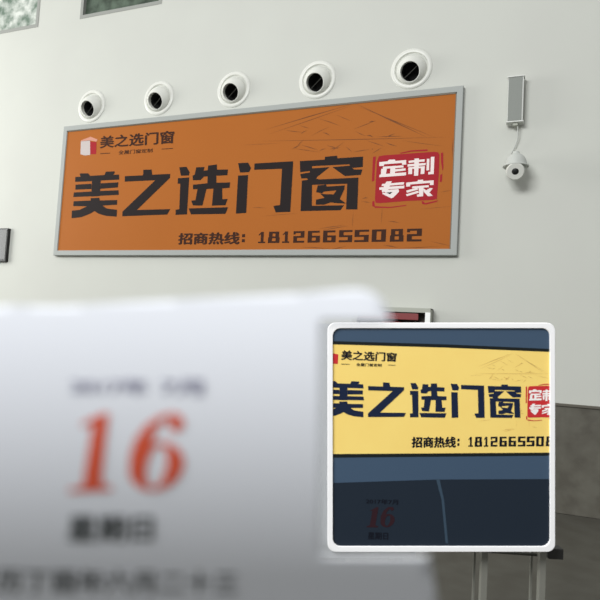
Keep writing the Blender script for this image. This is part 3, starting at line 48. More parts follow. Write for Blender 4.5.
# ------------------------------------------------------------------ helpers
def mat(name, rgb, rough=.6, metal=0, spec=.5, noise=0, nscale=8, bump=0, rgb2=None, detail=4, trans=0, ior=1.45, sheen=0):
    M = bpy.data.materials.new(name); M.use_nodes = True
    t = M.node_tree; b = t.nodes['Principled BSDF']
    c = tuple(x / 255 for x in rgb); lin = lambda c: tuple((x / 12.92 if x <= .04045 else ((x + .055) / 1.055) ** 2.4) for x in c) + (1,)
    b.inputs['Base Color'].default_value = lin(c)
    b.inputs['Roughness'].default_value = rough; b.inputs['Metallic'].default_value = metal
    b.inputs['Specular IOR Level'].default_value = spec
    b.inputs['Transmission Weight'].default_value = trans; b.inputs['IOR'].default_value = ior
    if noise or bump:
        g = t.nodes.new('ShaderNodeNewGeometry'); n = t.nodes.new('ShaderNodeTexNoise')
        n.inputs['Scale'].default_value = nscale; n.inputs['Detail'].default_value = detail
        t.links.new(g.outputs['Position'], n.inputs['Vector'])
        if noise:
            mx = t.nodes.new('ShaderNodeMix'); mx.data_type = 'RGBA'
            mr = t.nodes.new('ShaderNodeMapRange'); mr.inputs[1].default_value = .35; mr.inputs[2].default_value = .65; mr.inputs[4].default_value = noise
            t.links.new(n.outputs['Fac'], mr.inputs[0]); t.links.new(mr.outputs[0], mx.inputs['Factor'])
            mx.inputs[6].default_value = lin(c)
            mx.inputs[7].default_value = lin(tuple(x / 255 for x in (rgb2 or tuple(v * .85 for v in rgb))))
            t.links.new(mx.outputs[2], b.inputs['Base Color'])
        if bump:
            bp = t.nodes.new('ShaderNodeBump'); bp.inputs['Strength'].default_value = bump; bp.inputs['Distance'].default_value = .01
            t.links.new(n.outputs['Fac'], bp.inputs['Height']); t.links.new(bp.outputs[0], b.inputs['Normal'])
    return M

def link(name, bm, material, parent=None, smooth=False, loc=None):
    me = bpy.data.meshes.new(name)
    bm.normal_update(); bm.to_mesh(me); bm.free()
    if smooth:
        for p in me.polygons: p.use_smooth = True
        try: me.set_sharp_from_angle(angle=math.radians(38))
        except Exception: pass
    o = bpy.data.objects.new(name, me); COL.objects.link(o); me.materials.append(material)
    if parent: o.parent = parent
    if loc: o.location = loc
    return o

def empty(name, loc, label=None, cat=None, group=None):
    o = bpy.data.objects.new(name, None); COL.objects.link(o); o.location = loc
    o.empty_display_size = .1
    if label: o['label'] = label; o['category'] = cat
    if group: o['group'] = group
    return o

def box(bm, a, b, bevel=0, M=None):
    r = bmesh.ops.create_cube(bm, size=1)
    vs = r['verts']
    c = [(a[i] + b[i]) / 2 for i in range(3)]; s = [abs(b[i] - a[i]) for i in range(3)]
    for v in vs: v.co = Vector((v.co[i] * s[i] + c[i] for i in range(3)))
    if bevel:
        es = list({e_ for v in vs for e_ in v.link_edges})
        r = bmesh.ops.bevel(bm, geom=es, offset=bevel, segments=2, affect='EDGES', profile=.6)
        vs = list({v for f_ in r['faces'] for v in f_.verts} | {v for v in vs if v.is_valid})
    if M:
        for v in vs: v.co = M @ v.co
    return vs

def lathe(bm, prof, seg=40, M=Matrix.Identity(4)):
    """profile of (radius, height) turned about local z"""
    rings = []
    for r, h in prof:
        if r < 1e-6: rings.append([bm.verts.new(M @ Vector((0, 0, h)))])
        else: rings.append([bm.verts.new(M @ Vector((r * math.cos(2 * math.pi * i / seg), r * math.sin(2 * math.pi * i / seg), h))) for i in range(seg)])
    for A, B in zip(rings, rings[1:]):
        for i in range(seg):
            j = (i + 1) % seg
            if len(A) == 1 and len(B) == 1: continue
            if len(A) == 1: bm.faces.new((A[0], B[j], B[i]))
            elif len(B) == 1: bm.faces.new((A[i], A[j], B[0]))
            else: bm.faces.new((A[i], A[j], B[j], B[i]))

def tube(bm, pts, r, seg=8):
    pts = [Vector(p) for p in pts]; rings = []
    for i, p in enumerate(pts):
        d = (pts[min(i + 1, len(pts) - 1)] - pts[max(i - 1, 0)]).normalized()
        q = d.to_track_quat('Z', 'Y')
        rings.append([bm.verts.new(p + q @ Vector((r * math.cos(2 * math.pi * k / seg), r * math.sin(2 * math.pi * k / seg), 0))) for k in range(seg)])
    for A, B in zip(rings, rings[1:]):
        for i in range(seg):
            j = (i + 1) % seg; bm.faces.new((A[i], A[j], B[j], B[i]))
    bm.faces.new(rings[0][::-1]); bm.faces.new(rings[-1])

EPS = .00004
def print_polys(bm, polys, fn):
    """flat printed shapes: fn turns (u, v) into a point on the printed surface"""
    nrm = (fn(1, 0) - fn(0, 0)).cross(fn(0, 1) - fn(0, 0)).normalized()   # towards the viewer side
    for k, p in enumerate(polys):
        co = [fn(u, v) + nrm * (k % 12) * EPS for u, v in p]
        vs = [bm.verts.new(c) for c in co]
        for t in tessellate_polygon([[Vector((u, v, 0)) for u, v in p]]):
            try: bm.faces.new([vs[i] for i in t])
            except ValueError: pass

def text_mesh(body, offset):
    c = bpy.data.curves.new('characters', 'FONT'); c.body = body; c.offset = offset; c.resolution_u = 3
    o = bpy.data.objects.new('characters', c); COL.objects.link(o)
    dg = bpy.context.evaluated_depsgraph_get()
    me = bpy.data.meshes.new_from_object(o.evaluated_get(dg))
    bpy.data.objects.remove(o); bpy.data.curves.remove(c)
    return me

def print_text(bm, body, quad, fn, bold=.02):
    """characters set into a four-cornered field (TL, TR, BR, BL); bold strokes are overprinted side by side"""
    me = text_mesh(body, 0)
    xs = [v.co.x for v in me.vertices]; ys = [v.co.y for v in me.vertices]
    x0, x1, y0, y1 = min(xs), max(xs), min(ys), max(ys)
    TL, TR, BR, BL = [Vector(q) for q in quad]
    nrm = (fn(1, 0) - fn(0, 0)).cross(fn(0, 1) - fn(0, 0)).normalized()
    shifts = ((0, 0),) if bold <= 0 else ((-1, 0), (1, 0), (0, .7), (0, -.7), (0, 0))
    for k, (sx_, sy_) in enumerate(shifts):
        vs = []
        for v in me.vertices:
            a = (v.co.x + sx_ * bold - x0) / (x1 - x0); b = (v.co.y + sy_ * bold - y0) / (y1 - y0)
            q = (BL * (1 - a) + BR * a) * (1 - b) + (TL * (1 - a) + TR * a) * b
            vs.append(bm.verts.new(fn(q.x, q.y) + nrm * (k * EPS)))
        for f_ in me.polygons:
            try: bm.faces.new([vs[i] for i in f_.vertices])
            except ValueError: pass
    bpy.data.meshes.remove(me)

def face_towards(bm, d):
    bmesh.ops.recalc_face_normals(bm, faces=bm.faces)
    for f_ in bm.faces:
        f_.normal_update()
        if f_.normal.dot(d) < 0: f_.normal_flip()

# ------------------------------------------------------------------ materials
M_WALL = mat('white_wall_paint', (197, 199, 191), .75, noise=.5, nscale=1.2, rgb2=(193, 194, 187), spec=.3)
M_FLOOR = mat('dark_floor_stone', (82, 81, 74), .45, noise=.8, nscale=5, rgb2=(73, 71, 64), spec=.3)
M_STONE = mat('brown_grey_stone', (99, 97, 88), .55, noise=.9, nscale=6, rgb2=(83, 80, 72), spec=.25, detail=8)
M_CAP = mat('stone_edge', (92, 88, 78), .5)
M_ALU = mat('brushed_aluminium', (160, 164, 160), .55, 0, .3)
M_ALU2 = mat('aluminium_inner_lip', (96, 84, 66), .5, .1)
M_ORANGE = mat('orange_print', (167, 97, 38), .6, noise=.35, nscale=1.4, rgb2=(162, 93, 36), spec=.12)
M_INK = mat('dark_ink', (36, 30, 30), .6, spec=.1)
M_INK2 = mat('brown_ink', (60, 36, 26), .6, spec=.1)
M_LINE = mat('thin_brown_line', (112, 64, 28), .6, spec=.2)
M_RED = mat('crimson_print', (158, 36, 44), .6, spec=.1)
M_LET = mat('white_letter_print', (226, 214, 210), .5, spec=.3)
M_ICONW = mat('pale_icon_print', (184, 174, 170), .5)
M_ICONP = mat('pink_icon_print', (196, 134, 112), .5)
M_PLAST = mat('white_plastic', (208, 210, 204), .4)
M_DOME = mat('satin_white_plastic', (186, 189, 183), .5)
M_NOZ = mat('white_enamel', (214, 215, 207), .35)
M_DUCT = mat('dark_duct_lining', (34, 36, 34), .8)
M_BLACK = mat('black_plastic', (20, 22, 20), .5)
M_GRILLE = mat('grey_speaker_grille', (138, 142, 136), .7, noise=.4, nscale=300)
M_GLASSG = mat('glass_with_painted_reflection', (214, 218, 210), .3, noise=1, nscale=7, rgb2=(104, 122, 108), detail=8)  # reflection of green trees is painted into the mottled pane colour
M_GLASSD = mat('glass_with_painted_dark_reflection', (92, 106, 92), .2, noise=1, nscale=6, rgb2=(52, 62, 52), detail=8)  # darker tree reflection, also painted into the pane colour
M_WFRAME = mat('grey_window_frame', (150, 152, 146), .5)
M_SCR = mat('dark_screen', (22, 30, 30), .25)
M_CAB = mat('grey_steel', (164, 167, 155), .5, 0)
M_CABW = mat('painted_edge_highlight', (240, 242, 238), .45)  # side highlight of the grey cabinet frame, put into a paler colour
M_CABR = mat('red_enamel', (122, 42, 42), .4)
M_CABD = mat('dark_cabinet_inside', (60, 56, 48), .7)
M_STAND = mat('grey_painted_steel', (118, 118, 110), .5)
M_STANDD = mat('dark_painted_steel', (66, 66, 60), .6)
M_BLOCK = mat('black_rubber', (42, 42, 40), .6)
M_BACK = mat('grey_backing', (172, 175, 177), .8)
M_FRAME = mat('glossy_white_frame', (255, 255, 255), .35)
M_PAPER = mat('white_paper', (220, 223, 229), .8, spec=.2)
M_PAD = mat('stacked_paper', (214, 216, 214), .9, spec=.1)
M_CRED = mat('vermilion_ink', (208, 88, 62), .8, spec=.1)
M_CGREY = mat('grey_violet_ink', (146, 146, 166), .8, spec=.1)
M_CDARK = mat('dark_grey_ink', (80, 84, 84), .8, spec=.1)
P_SLATE = mat('slate_blue_print', (66, 86, 108), .5, spec=.3)
P_YEL = mat('warm_yellow_print', (255, 224, 128), .5, spec=.3, noise=.5, nscale=5, rgb2=(250, 214, 118))
P_NAVY = mat('navy_print', (24, 36, 62), .5, spec=.3)
P_EDGE = mat('black_green_print', (24, 30, 30), .5, spec=.3)
P_LOW = mat('dark_navy_print', (32, 42, 54), .5, spec=.3)
P_CREASE = mat('light_slate_print', (58, 76, 92), .5, spec=.3)
P_RED = mat('bright_red_print', (206, 50, 54), .5, spec=.3)
P_WHT = mat('white_print', (250, 244, 240), .5, spec=.3)
P_DRED = mat('dark_red_print', (48, 26, 33), .5, spec=.3)
P_SK = mat('faint_yellow_brown_print', (212, 176, 98), .5, spec=.3)
P_BLK = mat('black_navy_print', (14, 18, 30), .5, spec=.3)

# ------------------------------------------------------------------ structure
WY = 0.06
HX = [-2.374 + 1.1452 * i for i in range(5)]; HZ = 4.707; HR = .150
XL, XR, ZT = -12.0, 9.0, 8.6
bm = bmesh.new()
def q4(x0, z0, x1, z1):
    bm.faces.new([bm.verts.new((x, WY, z)) for x, z in ((x0, z0), (x1, z0), (x1, z1), (x0, z1))])
z1, z2 = HZ - .3, HZ + .3
W1 = (-5.6, -3.528); W2 = (-2.723, -1.3); WZ = (6.05, 7.6)
q4(XL, 0, XR, z1); q4(XL, z2, XR, WZ[0]); q4(XL, WZ[1], XR, ZT)
q4(XL, WZ[0], W1[0], WZ[1]); q4(W1[1], WZ[0], W2[0], WZ[1]); q4(W2[1], WZ[0], XR, WZ[1])
q4(XL, z1, HX[0] - .3, z2); q4(HX[4] + .3, z1, XR, z2)
for i in range(4): q4(HX[i] + .3, z1, HX[i + 1] - .3, z2)
N = 48
for hx in HX:
    inn, outr = [], []
    for k in range(N):
        a = 2 * math.pi * k / N; c, s = math.cos(a), math.sin(a); q = .3 / max(abs(c), abs(s))
        inn.append(bm.verts.new((hx + HR * c, WY, HZ + HR * s))); outr.append(bm.verts.new((hx + q * c, WY, HZ + q * s)))
    for k in range(N):
        j = (k + 1) % N; bm.faces.new((inn[k], outr[k], outr[j], inn[j]))
face_towards(bm, Vector((0, -1, 0)))
wall = link('wall_back', bm, M_WALL); wall['kind'] = 'structure'
sd = wall.modifiers.new('thickness', 'SOLIDIFY'); sd.thickness = .3; sd.offset = -1

bm = bmesh.new(); box(bm, (XL, -14, -.1), (XR, WY + .3, 0))
fl = link('floor', bm, M_FLOOR); fl['kind'] = 'structure'
# stone wainscot with joints
bm = bmesh.new()
x = XL
while x < XR - .01:
    box(bm, (x, WY - .03, .003), (min(x + 1.196, XR), WY, 1.045), .002); x += 1.2
wn = link('trim_1', bm, M_STONE); wn['kind'] = 'structure'
bm = bmesh.new(); box(bm, (XL, WY - .045, 1.045), (XR, WY, 1.07), .003)
wn = link('trim_2', bm, M_CAP); wn['kind'] = 'structure'

for n, (xa, xb), gm in ((1, W1, M_GLASSG), (2, W2, M_GLASSD)):
    bm = bmesh.new()
    t_ = .05
    for a, b in (((xa, WY, WZ[0]), (xb, WY + .12, WZ[0] + t_)), ((xa, WY, WZ[1] - t_), (xb, WY + .12, WZ[1])),
                 ((xa, WY, WZ[0] + t_), (xa + t_, WY + .12, WZ[1] - t_)), ((xb - t_, WY, WZ[0] + t_), (xb, WY + .12, WZ[1] - t_))):
        box(bm, (a[0], a[1] - .006, a[2]), b)
    wf = link('window_%d' % n, bm, M_WFRAME); wf['kind'] = 'structure'
    bm = bmesh.new(); box(bm, (xa + t_, WY + .05, WZ[0] + t_), (xb - t_, WY + .06, WZ[1] - t_))
    link('pane', bm, gm, wf)

# ------------------------------------------------------------------ big sign
W, H, ZC = 5.60157, 1.87408, 3.48751
sign = empty('advertising_sign', (0, 0, ZC), 'wide orange advertising sign with a silver frame and large dark slogan on the white wall', 'sign')
bm = bmesh.new()
o_ = [(-W / 2, -H / 2), (W / 2, -H / 2), (W / 2, H / 2), (-W / 2, H / 2)]
def ringpts(dx, dz, y): return [bm.verts.new((sgnx * (W / 2 - dx), y, sgnz * (H / 2 - dz))) for sgnx, sgnz in ((-1, -1), (1, -1), (1, 1), (-1, 1))]
R0 = ringpts(0, 0, WY); R1 = ringpts(0, 0, .004); R2 = ringpts(.006, .006, 0); R3 = ringpts(.066, .066, 0); R4 = ringpts(.072, .072, .012)
for A, B in ((R0, R1), (R1, R2), (R2, R3), (R3, R4)):
    for i in range(4):
        j = (i + 1) % 4; bm.faces.new((A[i], A[j], B[j], B[i]))
bmesh.ops.recalc_face_normals(bm, faces=bm.faces)
link('frame', bm, M_ALU, sign)
bm = bmesh.new(); box(bm, (-W / 2 + .06, .012, -H / 2 + .06), (W / 2 - .06, .05, H / 2 - .06))
link('sign_face', bm, M_ORANGE, sign)
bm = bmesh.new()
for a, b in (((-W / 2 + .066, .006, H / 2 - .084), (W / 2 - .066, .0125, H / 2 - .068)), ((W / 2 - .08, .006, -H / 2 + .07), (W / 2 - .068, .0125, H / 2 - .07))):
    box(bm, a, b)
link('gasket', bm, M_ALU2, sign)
D = Vector((0, -1, 0))
def sgn(y): return lambda u, v: Vector((u, y, v))
def sprint(name, polys, material, y, texts=()):
    bm = bmesh.new(); print_polys(bm, polys, sgn(y))
    for (body, quad), off in texts: print_text(bm, body, quad, sgn(y), off)
    face_towards(bm, D)
    return link(name, bm, material, sign)
sprint('roof_drawing', SIGN['SKETCH'], M_LINE, .0114)
sprint('slogan', SIGN['BIG'], M_INK, .0108)
sprint('phone_number', SIGN['PHONE'], M_INK2, .0108, [(SIGN['T']['zs'], .045)])
st = sprint('stamp', SIGN['RED'], M_RED, .0108)
sprint('stamp_lettering', SIGN['WHITE'], M_LET, .0100).parent = st
lg = sprint('logo', SIGN['ICON_R'], M_RED, .0108)
for nm, pl, mm, tx in (('logo_panel', SIGN['ICON_W'], M_ICONW, ()), ('logo_top', SIGN['ICON_P'], M_ICONP, ()),
                       ('logo_lettering', SIGN['DASH'], M_INK2, ((SIGN['T']['logo'], .034), (SIGN['T']['sub'], .02)))):
    sprint(nm, pl, mm, .0104, tx).parent = lg

# ------------------------------------------------------------------ jet nozzles above the sign
def make_nozzle():
    root = empty('air_jet_nozzle', (0, 0, 0))
    # local z of the lathe points out of the wall (-y)
    out = Matrix.Rotation(math.radians(90), 4, 'X')
    bm = bmesh.new()
    lathe(bm, [(.148, -.1), (.180, -.02), (.187, .004), (.191, .014), (.200, .018), (.226, .014), (.238, .004), (.239, 0)], 56, out)
    bmesh.ops.recalc_face_normals(bm, faces=bm.faces)
    link('flange', bm, M_NOZ, root, True)
    # direction: out and slightly down
    MB = Matrix.Translation((0, .05, -.014)) @ Matrix.Rotation(math.radians(90 + 22), 4, 'X')
    bm = bmesh.new()
    RB = .183
    prof = [(RB * math.cos(math.radians(a)), RB * math.sin(math.radians(a))) for a in range(-20, 51, 5)]
    r_, h_ = prof[-1]
    prof += [(.112, h_ + .004), (.107, h_ + .001), (.106, h_ - .008), (.104, h_ - .05)]
    lathe(bm, prof, 56, MB)
    bmesh.ops.recalc_face_normals(bm, faces=bm.faces)
    link('ball', bm, M_NOZ, root, True)
    bm = bmesh.new()
    lathe(bm, [(.104, h_ - .05), (.104, h_ - .14), (.10, h_ - .24), (0, h_ - .24)], 40, MB)
    bmesh.ops.recalc_face_normals(bm, faces=bm.faces)
    for f_ in bm.faces: f_.normal_flip()
    link('duct', bm, M_DUCT, root, True)
    bm = bmesh.new(); box(bm, (-.1, -.003, h_ - .075), (.1, .003, h_ - .065), 0, MB @ Matrix.Rotation(math.radians(38), 4, 'Z'))
    link('vane', bm, M_STANDD, root)
    return root
def copy_tree(o, parent=None):
    c = o.copy(); COL.objects.link(c)
    if parent: c.parent = parent
    for ch in list(o.children): copy_tree(ch, c)
    return c
nz_labels = ['white round air nozzle above the sign, over its small logo, leftmost of five',
             'white round air nozzle above the sign, second from the left, between logo and roof drawing',
             'white round air nozzle above the middle of the sign, third of five',
             'white round air nozzle just left of the drawn roof peak on the sign',
             'white round air nozzle nearest the loudspeaker, above the red stamp, rightmost of five']
nz = make_nozzle()
nozzles = [nz] + [copy_tree(nz) for _ in range(4)]
for o, x, l in zip(nozzles, HX, nz_labels):
    o.location = (x, WY, HZ); o['label'] = l; o['category'] = 'air nozzle'; o['group'] = 'round air nozzles in a row above the sign'

# ------------------------------------------------------------------ column loudspeaker
sp = empty('column_speaker', (3.345, WY, 3.945), 'slim grey fronted column loudspeaker mounted upright on the wall above the security camera', 'loudspeaker')
bm = bmesh.new(); box(bm, (-.078, -.115, .012), (.078, -.03, .488), .008); link('housing', bm, M_PLAST, sp)
bm = bmesh.new(); box(bm, (-.073, -.121, .016), (.064, -.112, .484), .003); link('grille', bm, M_GRILLE, sp)
for z in (0, .486):
    bm = bmesh.new(); box(bm, (-.086, -.125, z), (.086, -.026, z + .014), .004); link('end_cap', bm, M_PLAST, sp)
for z in (.10, .36):
    bm = bmesh.new(); box(bm, (-.03, -.032, z), (.03, 0, z + .04), .003); link('bracket', bm, M_CAB, sp)
bm = bmesh.new(); box(bm, (-.02, -.10, -.03), (.03, -.05, .002), .005); link('cable_gland', bm, M_CAB, sp)

# ------------------------------------------------------------------ dome camera
dc = empty('security_camera', (3.372, WY, 3.435), 'white dome security camera with black lens on the wall below the loudspeaker', 'camera')
CY = -.20
bm = bmesh.new()
box(bm, (-.05, -.018, .02), (.05, 0, .16), .006)
tube(bm, [(0, -.01, .10), (0, -.08, .125), (0, -.15, .145), (0, CY, .150)], .026, 14)
link('wall_bracket', bm, M_DOME, dc, True)
MT = Matrix.Translation((0, CY, 0))
bm = bmesh.new()
lathe(bm, [(0, .168), (.03, .166), (.036, .150), (.040, .140), (.066, .126), (.090, .098), (.104, .062), (.110, .028), (.126, .016), (.128, .008), (.122, .004), (.098, .006), (0, .008)], 44, MT)
bmesh.ops.recalc_face_normals(bm, faces=bm.faces)
link('housing', bm, M_DOME, dc, True)
ball = Matrix.Translation((0, CY, -.022))
bm = bmesh.new()
lathe(bm, [(.094 * math.cos(math.radians(a)) + 1e-9, .094 * math.sin(math.radians(a))) for a in range(20, -89, -6)] + [(0, -.094)], 44, ball)
bmesh.ops.recalc_face_normals(bm, faces=bm.faces)
bl = link('lens_ball', bm, M_DOME, dc, True)
dirv = Vector((0.02, -1, -.50)).normalized()
ML = ball @ dirv.to_track_quat('Z', 'Y').to_matrix().to_4x4()
bm = bmesh.new(); lathe(bm, [(.088, .03), (.088, .090), (.080, .100), (.034, .100), (.032, .090)], 36, ML)
bmesh.ops.recalc_face_normals(bm, faces=bm.faces); link('lens_ring', bm, M_NOZ, bl, True)
bm = bmesh.new(); lathe(bm, [(.033, .088), (.033, .098), (.026, .103), (0, .106)], 28, ML)
bmesh.ops.recalc_face_normals(bm, faces=bm.faces); link('lens', bm, M_BLACK, bl, True)
bm = bmesh.new()
pts = []
for i in range(15):
    t_ = i / 14
    pts.append((3.372 - .0 - .075 * t_ + .035 * math.sin(t_ * 3.0), WY - .075 + .06 * t_, 3.918 - .30 * t_))
tube(bm, pts, .006, 6)
wr = link('cable', bm, M_DOME)
wr['label'] = 'thin pale cable hanging between the loudspeaker and the security camera'; wr['category'] = 'cable'

# ------------------------------------------------------------------ fire cabinet (partly hidden)
CX0, CX1, CZ0, CZ1 = 1.70, 2.565, 1.15, 1.965
fc = empty('fire_cabinet', ((CX0 + CX1) / 2, WY, CZ0), 'grey framed fire cabinet with red contents on the wall, half hidden below the sign', 'cabinet')
hw = (CX1 - CX0) / 2; hh = CZ1 - CZ0
bm = bmesh.new()
box(bm, (-hw, -.012, 0), (hw, -.002, hh))
for a, b in (((-hw, -.15, 0), (-hw + .012, -.001, hh)), ((hw - .012, -.15, 0), (hw, 0, hh)), ((-hw, -.15, 0), (hw, 0, .012)), ((-hw, -.15, hh - .012), (hw, 0, hh))): box(bm, a, b)
link('body', bm, M_CAB, fc)
bm = bmesh.new()
for a, b in (((-hw, -.162, hh - .05), (hw, -.148, hh)), ((-hw, -.162, 0), (hw, -.148, .05)), ((-hw, -.162, .05), (-hw + .055, -.148, hh - .05))): box(bm, a, b, .003)
dr = link('door', bm, M_CAB, fc)
bm = bmesh.new(); box(bm, (hw - .056, -.163, .0), (hw, -.147, hh - .045), .003); link('door_edge', bm, M_CABW, dr)
bm = bmesh.new(); box(bm, (-hw + .05, -.145, .05), (hw - .05, -.02, hh - .05))
for f_ in bm.faces: f_.normal_flip()
bmesh.ops.delete(bm, geom=[f_ for f_ in bm.faces if f_.calc_center_median().y < -.14], context='FACES')
link('lining', bm, M_CABD, fc)
bm = bmesh.new(); box(bm, (-hw + .06, -.152, hh - .13), (hw - .13, -.142, hh - .06), .002); link('header_strip', bm, M_CABR, dr)
bm = bmesh.new()
for k in range(4):
    r = .09 + .05 * k
    lathe(bm, [(r, -.012), (r + .022, 0), (r, .012), (r - .022, 0), (r, -.012)], 40, Matrix.Translation((0, -.09, .42)) @ Matrix.Rotation(math.radians(90), 4, 'X'))
link('hose_reel', bm, M_CABR, fc, True)

# dark screen at the left edge
ws = empty('wall_screen', (-4.25, WY, 2.46), 'dark flat screen on the wall at the left edge, left of the orange sign', 'screen')
bm = bmesh.new(); box(bm, (-.54, -.05, 0), (.54, 0, .50), .006); link('housing', bm, M_BLACK, ws)
bm = bmesh.new(); box(bm, (-.52, -.053, .03), (.52, -.049, .48)); link('display', bm, M_SCR, ws)

# ------------------------------------------------------------------ framed photo board on its steel stand
K = 2.3 / 596.59
def cpt(x, y, d):   # a point of the stand, laid out from the camera station on the plan
    return CAM + RX * ((x - 300) / 596.59 * d) - RU * ((y - 300) / 596.59 * d) + RF * d
BC = cpt(441, 437, 2.3)
base = Vector((BC.x, BC.y, 0))
bs = empty('photo_board', base, 'white framed photo board showing a bright yellow sign above dark panels, on a steel stand', 'display board')
def bp(h): return lambda u, v: BC + RX * u + RU * v - RF * h - base
def rrect(w_, h_, r, n=8):
    o = []
    for cx, cy, a0 in ((w_ / 2 - r, h_ / 2 - r, 0), (-w_ / 2 + r, h_ / 2 - r, 90), (-w_ / 2 + r, -h_ / 2 + r, 180), (w_ / 2 - r, -h_ / 2 + r, 270)):
        for i in range(n + 1):
            a = math.radians(a0 + 90 * i / n); o.append((cx + r * math.cos(a), cy + r * math.sin(a)))
    return o
# sizes: outer 228x229, inner 216.5x217.5 in units of K
OW, OH, IW, IH = 227 * K, 228.5 * K, 216.5 * K, 217.5 * K
bm = bmesh.new()
O = rrect(OW, OH, 8 * K); I = rrect(IW, IH, 8 * K)
layers = [[bm.verts.new(bp(h)(u, v)) for u, v in pts] for pts, h in ((O, -.018), (O, .006), (rrect(OW - .004, OH - .004, 8 * K), .008), (rrect(IW + .003, IH + .003, 8 * K), .008), (I, .006), (I, -.004))]
n = len(O)
for A, B in zip(layers, layers[1:]):
    for i in range(n):
        j = (i + 1) % n; bm.faces.new((A[i], A[j], B[j], B[i]))
bm.faces.new(layers[0][::-1])
bmesh.ops.recalc_face_normals(bm, faces=bm.faces)
link('frame', bm, M_FRAME, bs)
def bprint(name, polys, material, h, texts=(), parent=None):
    bm = bmesh.new(); print_polys(bm, polys, bp(h))
    for (body, quad), off in texts: print_text(bm, body, quad, bp(h), off)
    face_towards(bm, -RF)
    return link(name, bm, material, parent or bs)
F = INSET['FIELD']
ph = bprint('photo', [F['slate']], P_SLATE, .0)
bprint('yellow_sign_picture', [F['yellow']], P_YEL, .0006, parent=ph)
bprint('sign_outline', [F['edge'], F['edge2']], P_EDGE, .0010, parent=ph)
bprint('dark_calendar_picture', [F['low']], P_LOW, .0006, parent=ph)
bprint('crease', [F['crease']], P_CREASE, .0012, parent=ph)
bprint('pictured_roof_drawing', INSET['SKETCH'], P_SK, .0010, parent=ph)
bprint('pictured_slogan', INSET['BIG'], P_NAVY, .0014, parent=ph)
bprint('pictured_phone_number', INSET['PHONE'], P_BLK, .0014, [(INSET['T']['zs'], .045)], parent=ph)
bprint('pictured_logo', INSET['ICON_R'], P_RED, .0014, parent=ph)
bprint('pictured_logo_lettering', INSET['DASH'], P_BLK, .0016, [(INSET['T']['logo'], .034), (INSET['T']['sub'], .02)], parent=ph)
bprint('pictured_stamp', INSET['RED'], P_RED, .0014, parent=ph)
bprint('pictured_stamp_lettering', INSET['WHITE'], P_WHT, .0018, parent=ph)
bprint('pictured_small_print', [], P_BLK, .0014, [(INSET['TQ']['date'], .02), (INSET['TQ']['week'], .03)], parent=ph)
def kpt(x, y): return ((x - 441) * K, -(y - 437) * K)
ONE = [(376.5, 507), (378.5, 507), (375.3, 525), (378, 526), (377.8, 527.2), (366.5, 527.2), (366.7, 526), (369.8, 525), (372.4, 510.5), (369.5, 511)]
def arc6(rx, ry, ix, iy, a0, a1, cx=387.5, cy=520.5, nn=16):
    o = [(cx + rx * math.cos(math.radians(a0 + (a1 - a0) * i / nn)) + .18 * ry * math.sin(math.radians(a0 + (a1 - a0) * i / nn)), cy - ry * math.sin(math.radians(a0 + (a1 - a0) * i / nn))) for i in range(nn + 1)]
    return o + [(cx + ix * math.cos(math.radians(a0 + (a1 - a0) * i / nn)) + .18 * iy * math.sin(math.radians(a0 + (a1 - a0) * i / nn)), cy - iy * math.sin(math.radians(a0 + (a1 - a0) * i / nn))) for i in range(nn, -1, -1)]
SIX = [arc6(7, 6.6, 2.6, 5.2, 0, 180), arc6(7, 6.6, 2.6, 5.2, 180, 360), [(380.5, 521), (380.8, 516), (383.5, 510.5), (388, 507), (393, 506.8), (394, 509.5), (391.5, 510.8), (390, 508.5), (387, 511.5), (385.2, 516), (385, 521)]]
bprint('pictured_date', [[kpt(*p) for p in q] for q in [ONE] + SIX], P_DRED, .0014, parent=ph)
# mounting board behind the frame
bm = bmesh.new()
BX0, BX1, BY0, BY1 = [(312 - 441) * K, (417 - 441) * K, (437 - 560) * K, (437 - 324) * K]
f8 = [bp(h)(u, v) for h in (-.020, -.030) for u, v in ((BX0, BY0), (BX1, BY0), (BX1, BY1), (BX0, BY1))]
vs = [bm.verts.new(p) for p in f8]
for q in ((0, 1, 2, 3), (7, 6, 5, 4), (0, 4, 5, 1), (1, 5, 6, 2), (2, 6, 7, 3), (3, 7, 4, 0)): bm.faces.new([vs[i] for i in q])
bmesh.ops.recalc_face_normals(bm, faces=bm.faces); link('backing_board', bm, M_BACK, bs)
# posts stand plumb on the floor
for px_, wd, dd, mm, nm in ((483.5, .026, 2.37, M_STAND, 'post'), (541.5, .026, 2.37, M_STAND, 'post'), (398.5, .026, 2.37, M_STAND, 'post'), (341, .026, 2.37, M_STAND, 'post'),
                        (474, .010, 2.45, M_STAND, 'rear_rod'), (531, .010, 2.45, M_STAND, 'rear_rod'), (389, .010, 2.45, M_STAND, 'rear_rod')):
    p = cpt(px_, 570, dd) - base; top = cpt(px_, 470, dd).z
    ang = math.atan2(RX.y, RX.x)
    bm = bmesh.new(); box(bm, (-wd / 2, -wd / 2, 0), (wd / 2, wd / 2, top), .002, Matrix.Translation((p.x, p.y, 0)) @ Matrix.Rotation(ang, 4, 'Z'))
    link(nm, bm, mm, bs)
bm = bmesh.new(); a = cpt(341, 541, 2.42) - base; b = cpt(547, 555.5, 2.42) - base
tube(bm, [a, b], .006, 8); link('cross_rail', bm, M_STANDD, bs)
bm = bmesh.new(); tube(bm, [cpt(341, 470, 2.37) - base, cpt(541.5, 470, 2.37) - base], .012, 8); link('upper_rail', bm, M_STANDD, bs)
c_ = cpt(553.5, 552, 2.40) - base
bm = bmesh.new(); box(bm, (-.03, -.025, -.021), (.03, .025, .021), .004, Matrix.Translation(c_) @ Matrix.Rotation(math.atan2(RX.y, RX.x), 4, 'Z'))
link('rail_end_block', bm, M_BLOCK, bs)
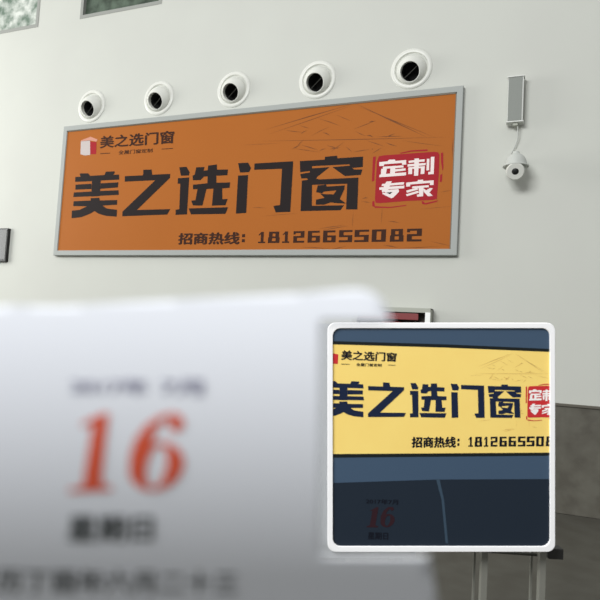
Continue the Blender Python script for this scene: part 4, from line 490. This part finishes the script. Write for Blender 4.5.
for x_ in (341, 541.5):
    bm = bmesh.new()
    p = cpt(x_, 570, 2.37) - base
    box(bm, (-.03, -.22, 0), (.03, .22, .02), .004, Matrix.Translation((p.x, p.y, 0)) @ Matrix.Rotation(math.atan2(RX.y, RX.x), 4, 'Z'))
    link('foot', bm, M_STANDD, bs)

# ------------------------------------------------------------------ tear-off calendar held close in the foreground
CD = 0.2
def g(s, t):
    a = t + .1                                  # the sheet bends back towards its top and its bottom edge
    return .015 - .53 * a + 3.8 * max(0, a) ** 2
corg = CAM + RF * CD - RU * .09
cal = empty('tear_off_calendar', corg, 'blurred white tear-off calendar page with big red 16, close in the foreground', 'calendar')
def cp(lift): return lambda s, t: CAM + RX * s + RU * t + RF * (CD + g(s, t) - lift) - corg
def sheet(name, outline, lift, thick, material):
    bm = bmesh.new()
    bm.faces.new([bm.verts.new((s, t, 0)) for s, t in outline])
    for k in range(-70, 4):
        bmesh.ops.bisect_plane(bm, geom=bm.verts[:] + bm.edges[:] + bm.faces[:], plane_co=(0, k * .002, 0), plane_no=(0, 1, 0))
    for k in range(-22, 22):
        bmesh.ops.bisect_plane(bm, geom=bm.verts[:] + bm.edges[:] + bm.faces[:], plane_co=(k * .006, 0, 0), plane_no=(1, 0, 0))
    bmesh.ops.triangulate(bm, faces=bm.faces)
    for v in bm.verts: v.co = cp(lift)(v.co.x, v.co.y)
    face_towards(bm, -RF)
    o = link(name, bm, material, cal, True)
    sd = o.modifiers.new('thickness', 'SOLIDIFY'); sd.thickness = thick; sd.offset = -1
    return o
page = sheet('page', CAL['OUT'], 0, .0002, M_PAPER)
stack = sheet('page_stack', CAL['OUT'], -.0005, .0007, M_PAD)
def cprint(name, polys, material, texts=()):
    bm = bmesh.new(); flat = lambda u, v: Vector((u, v, 0)); print_polys(bm, polys, flat)
    for (body, quad), off in texts: print_text(bm, body, quad, flat, off)
    for k in range(-70, 4):
        bmesh.ops.bisect_plane(bm, geom=bm.verts[:] + bm.edges[:] + bm.faces[:], plane_co=(0, k * .002, 0), plane_no=(0, 1, 0))
    for v in bm.verts: v.co = cp(.0003 + v.co.z * .5)(v.co.x, v.co.y)
    face_towards(bm, -RF)
    return link(name, bm, material, page)
cprint('day_number', CAL['RED'], M_CRED)
cprint('year_and_month', [], M_CGREY, [(CAL['T']['date'], .03), (CAL['T']['month'], .03)])
cprint('weekday', [], M_CDARK, [(CAL['T']['week'], .03)])
cprint('lunar_date', [], M_CDARK, [(CAL['T']['lunar'], .01)])
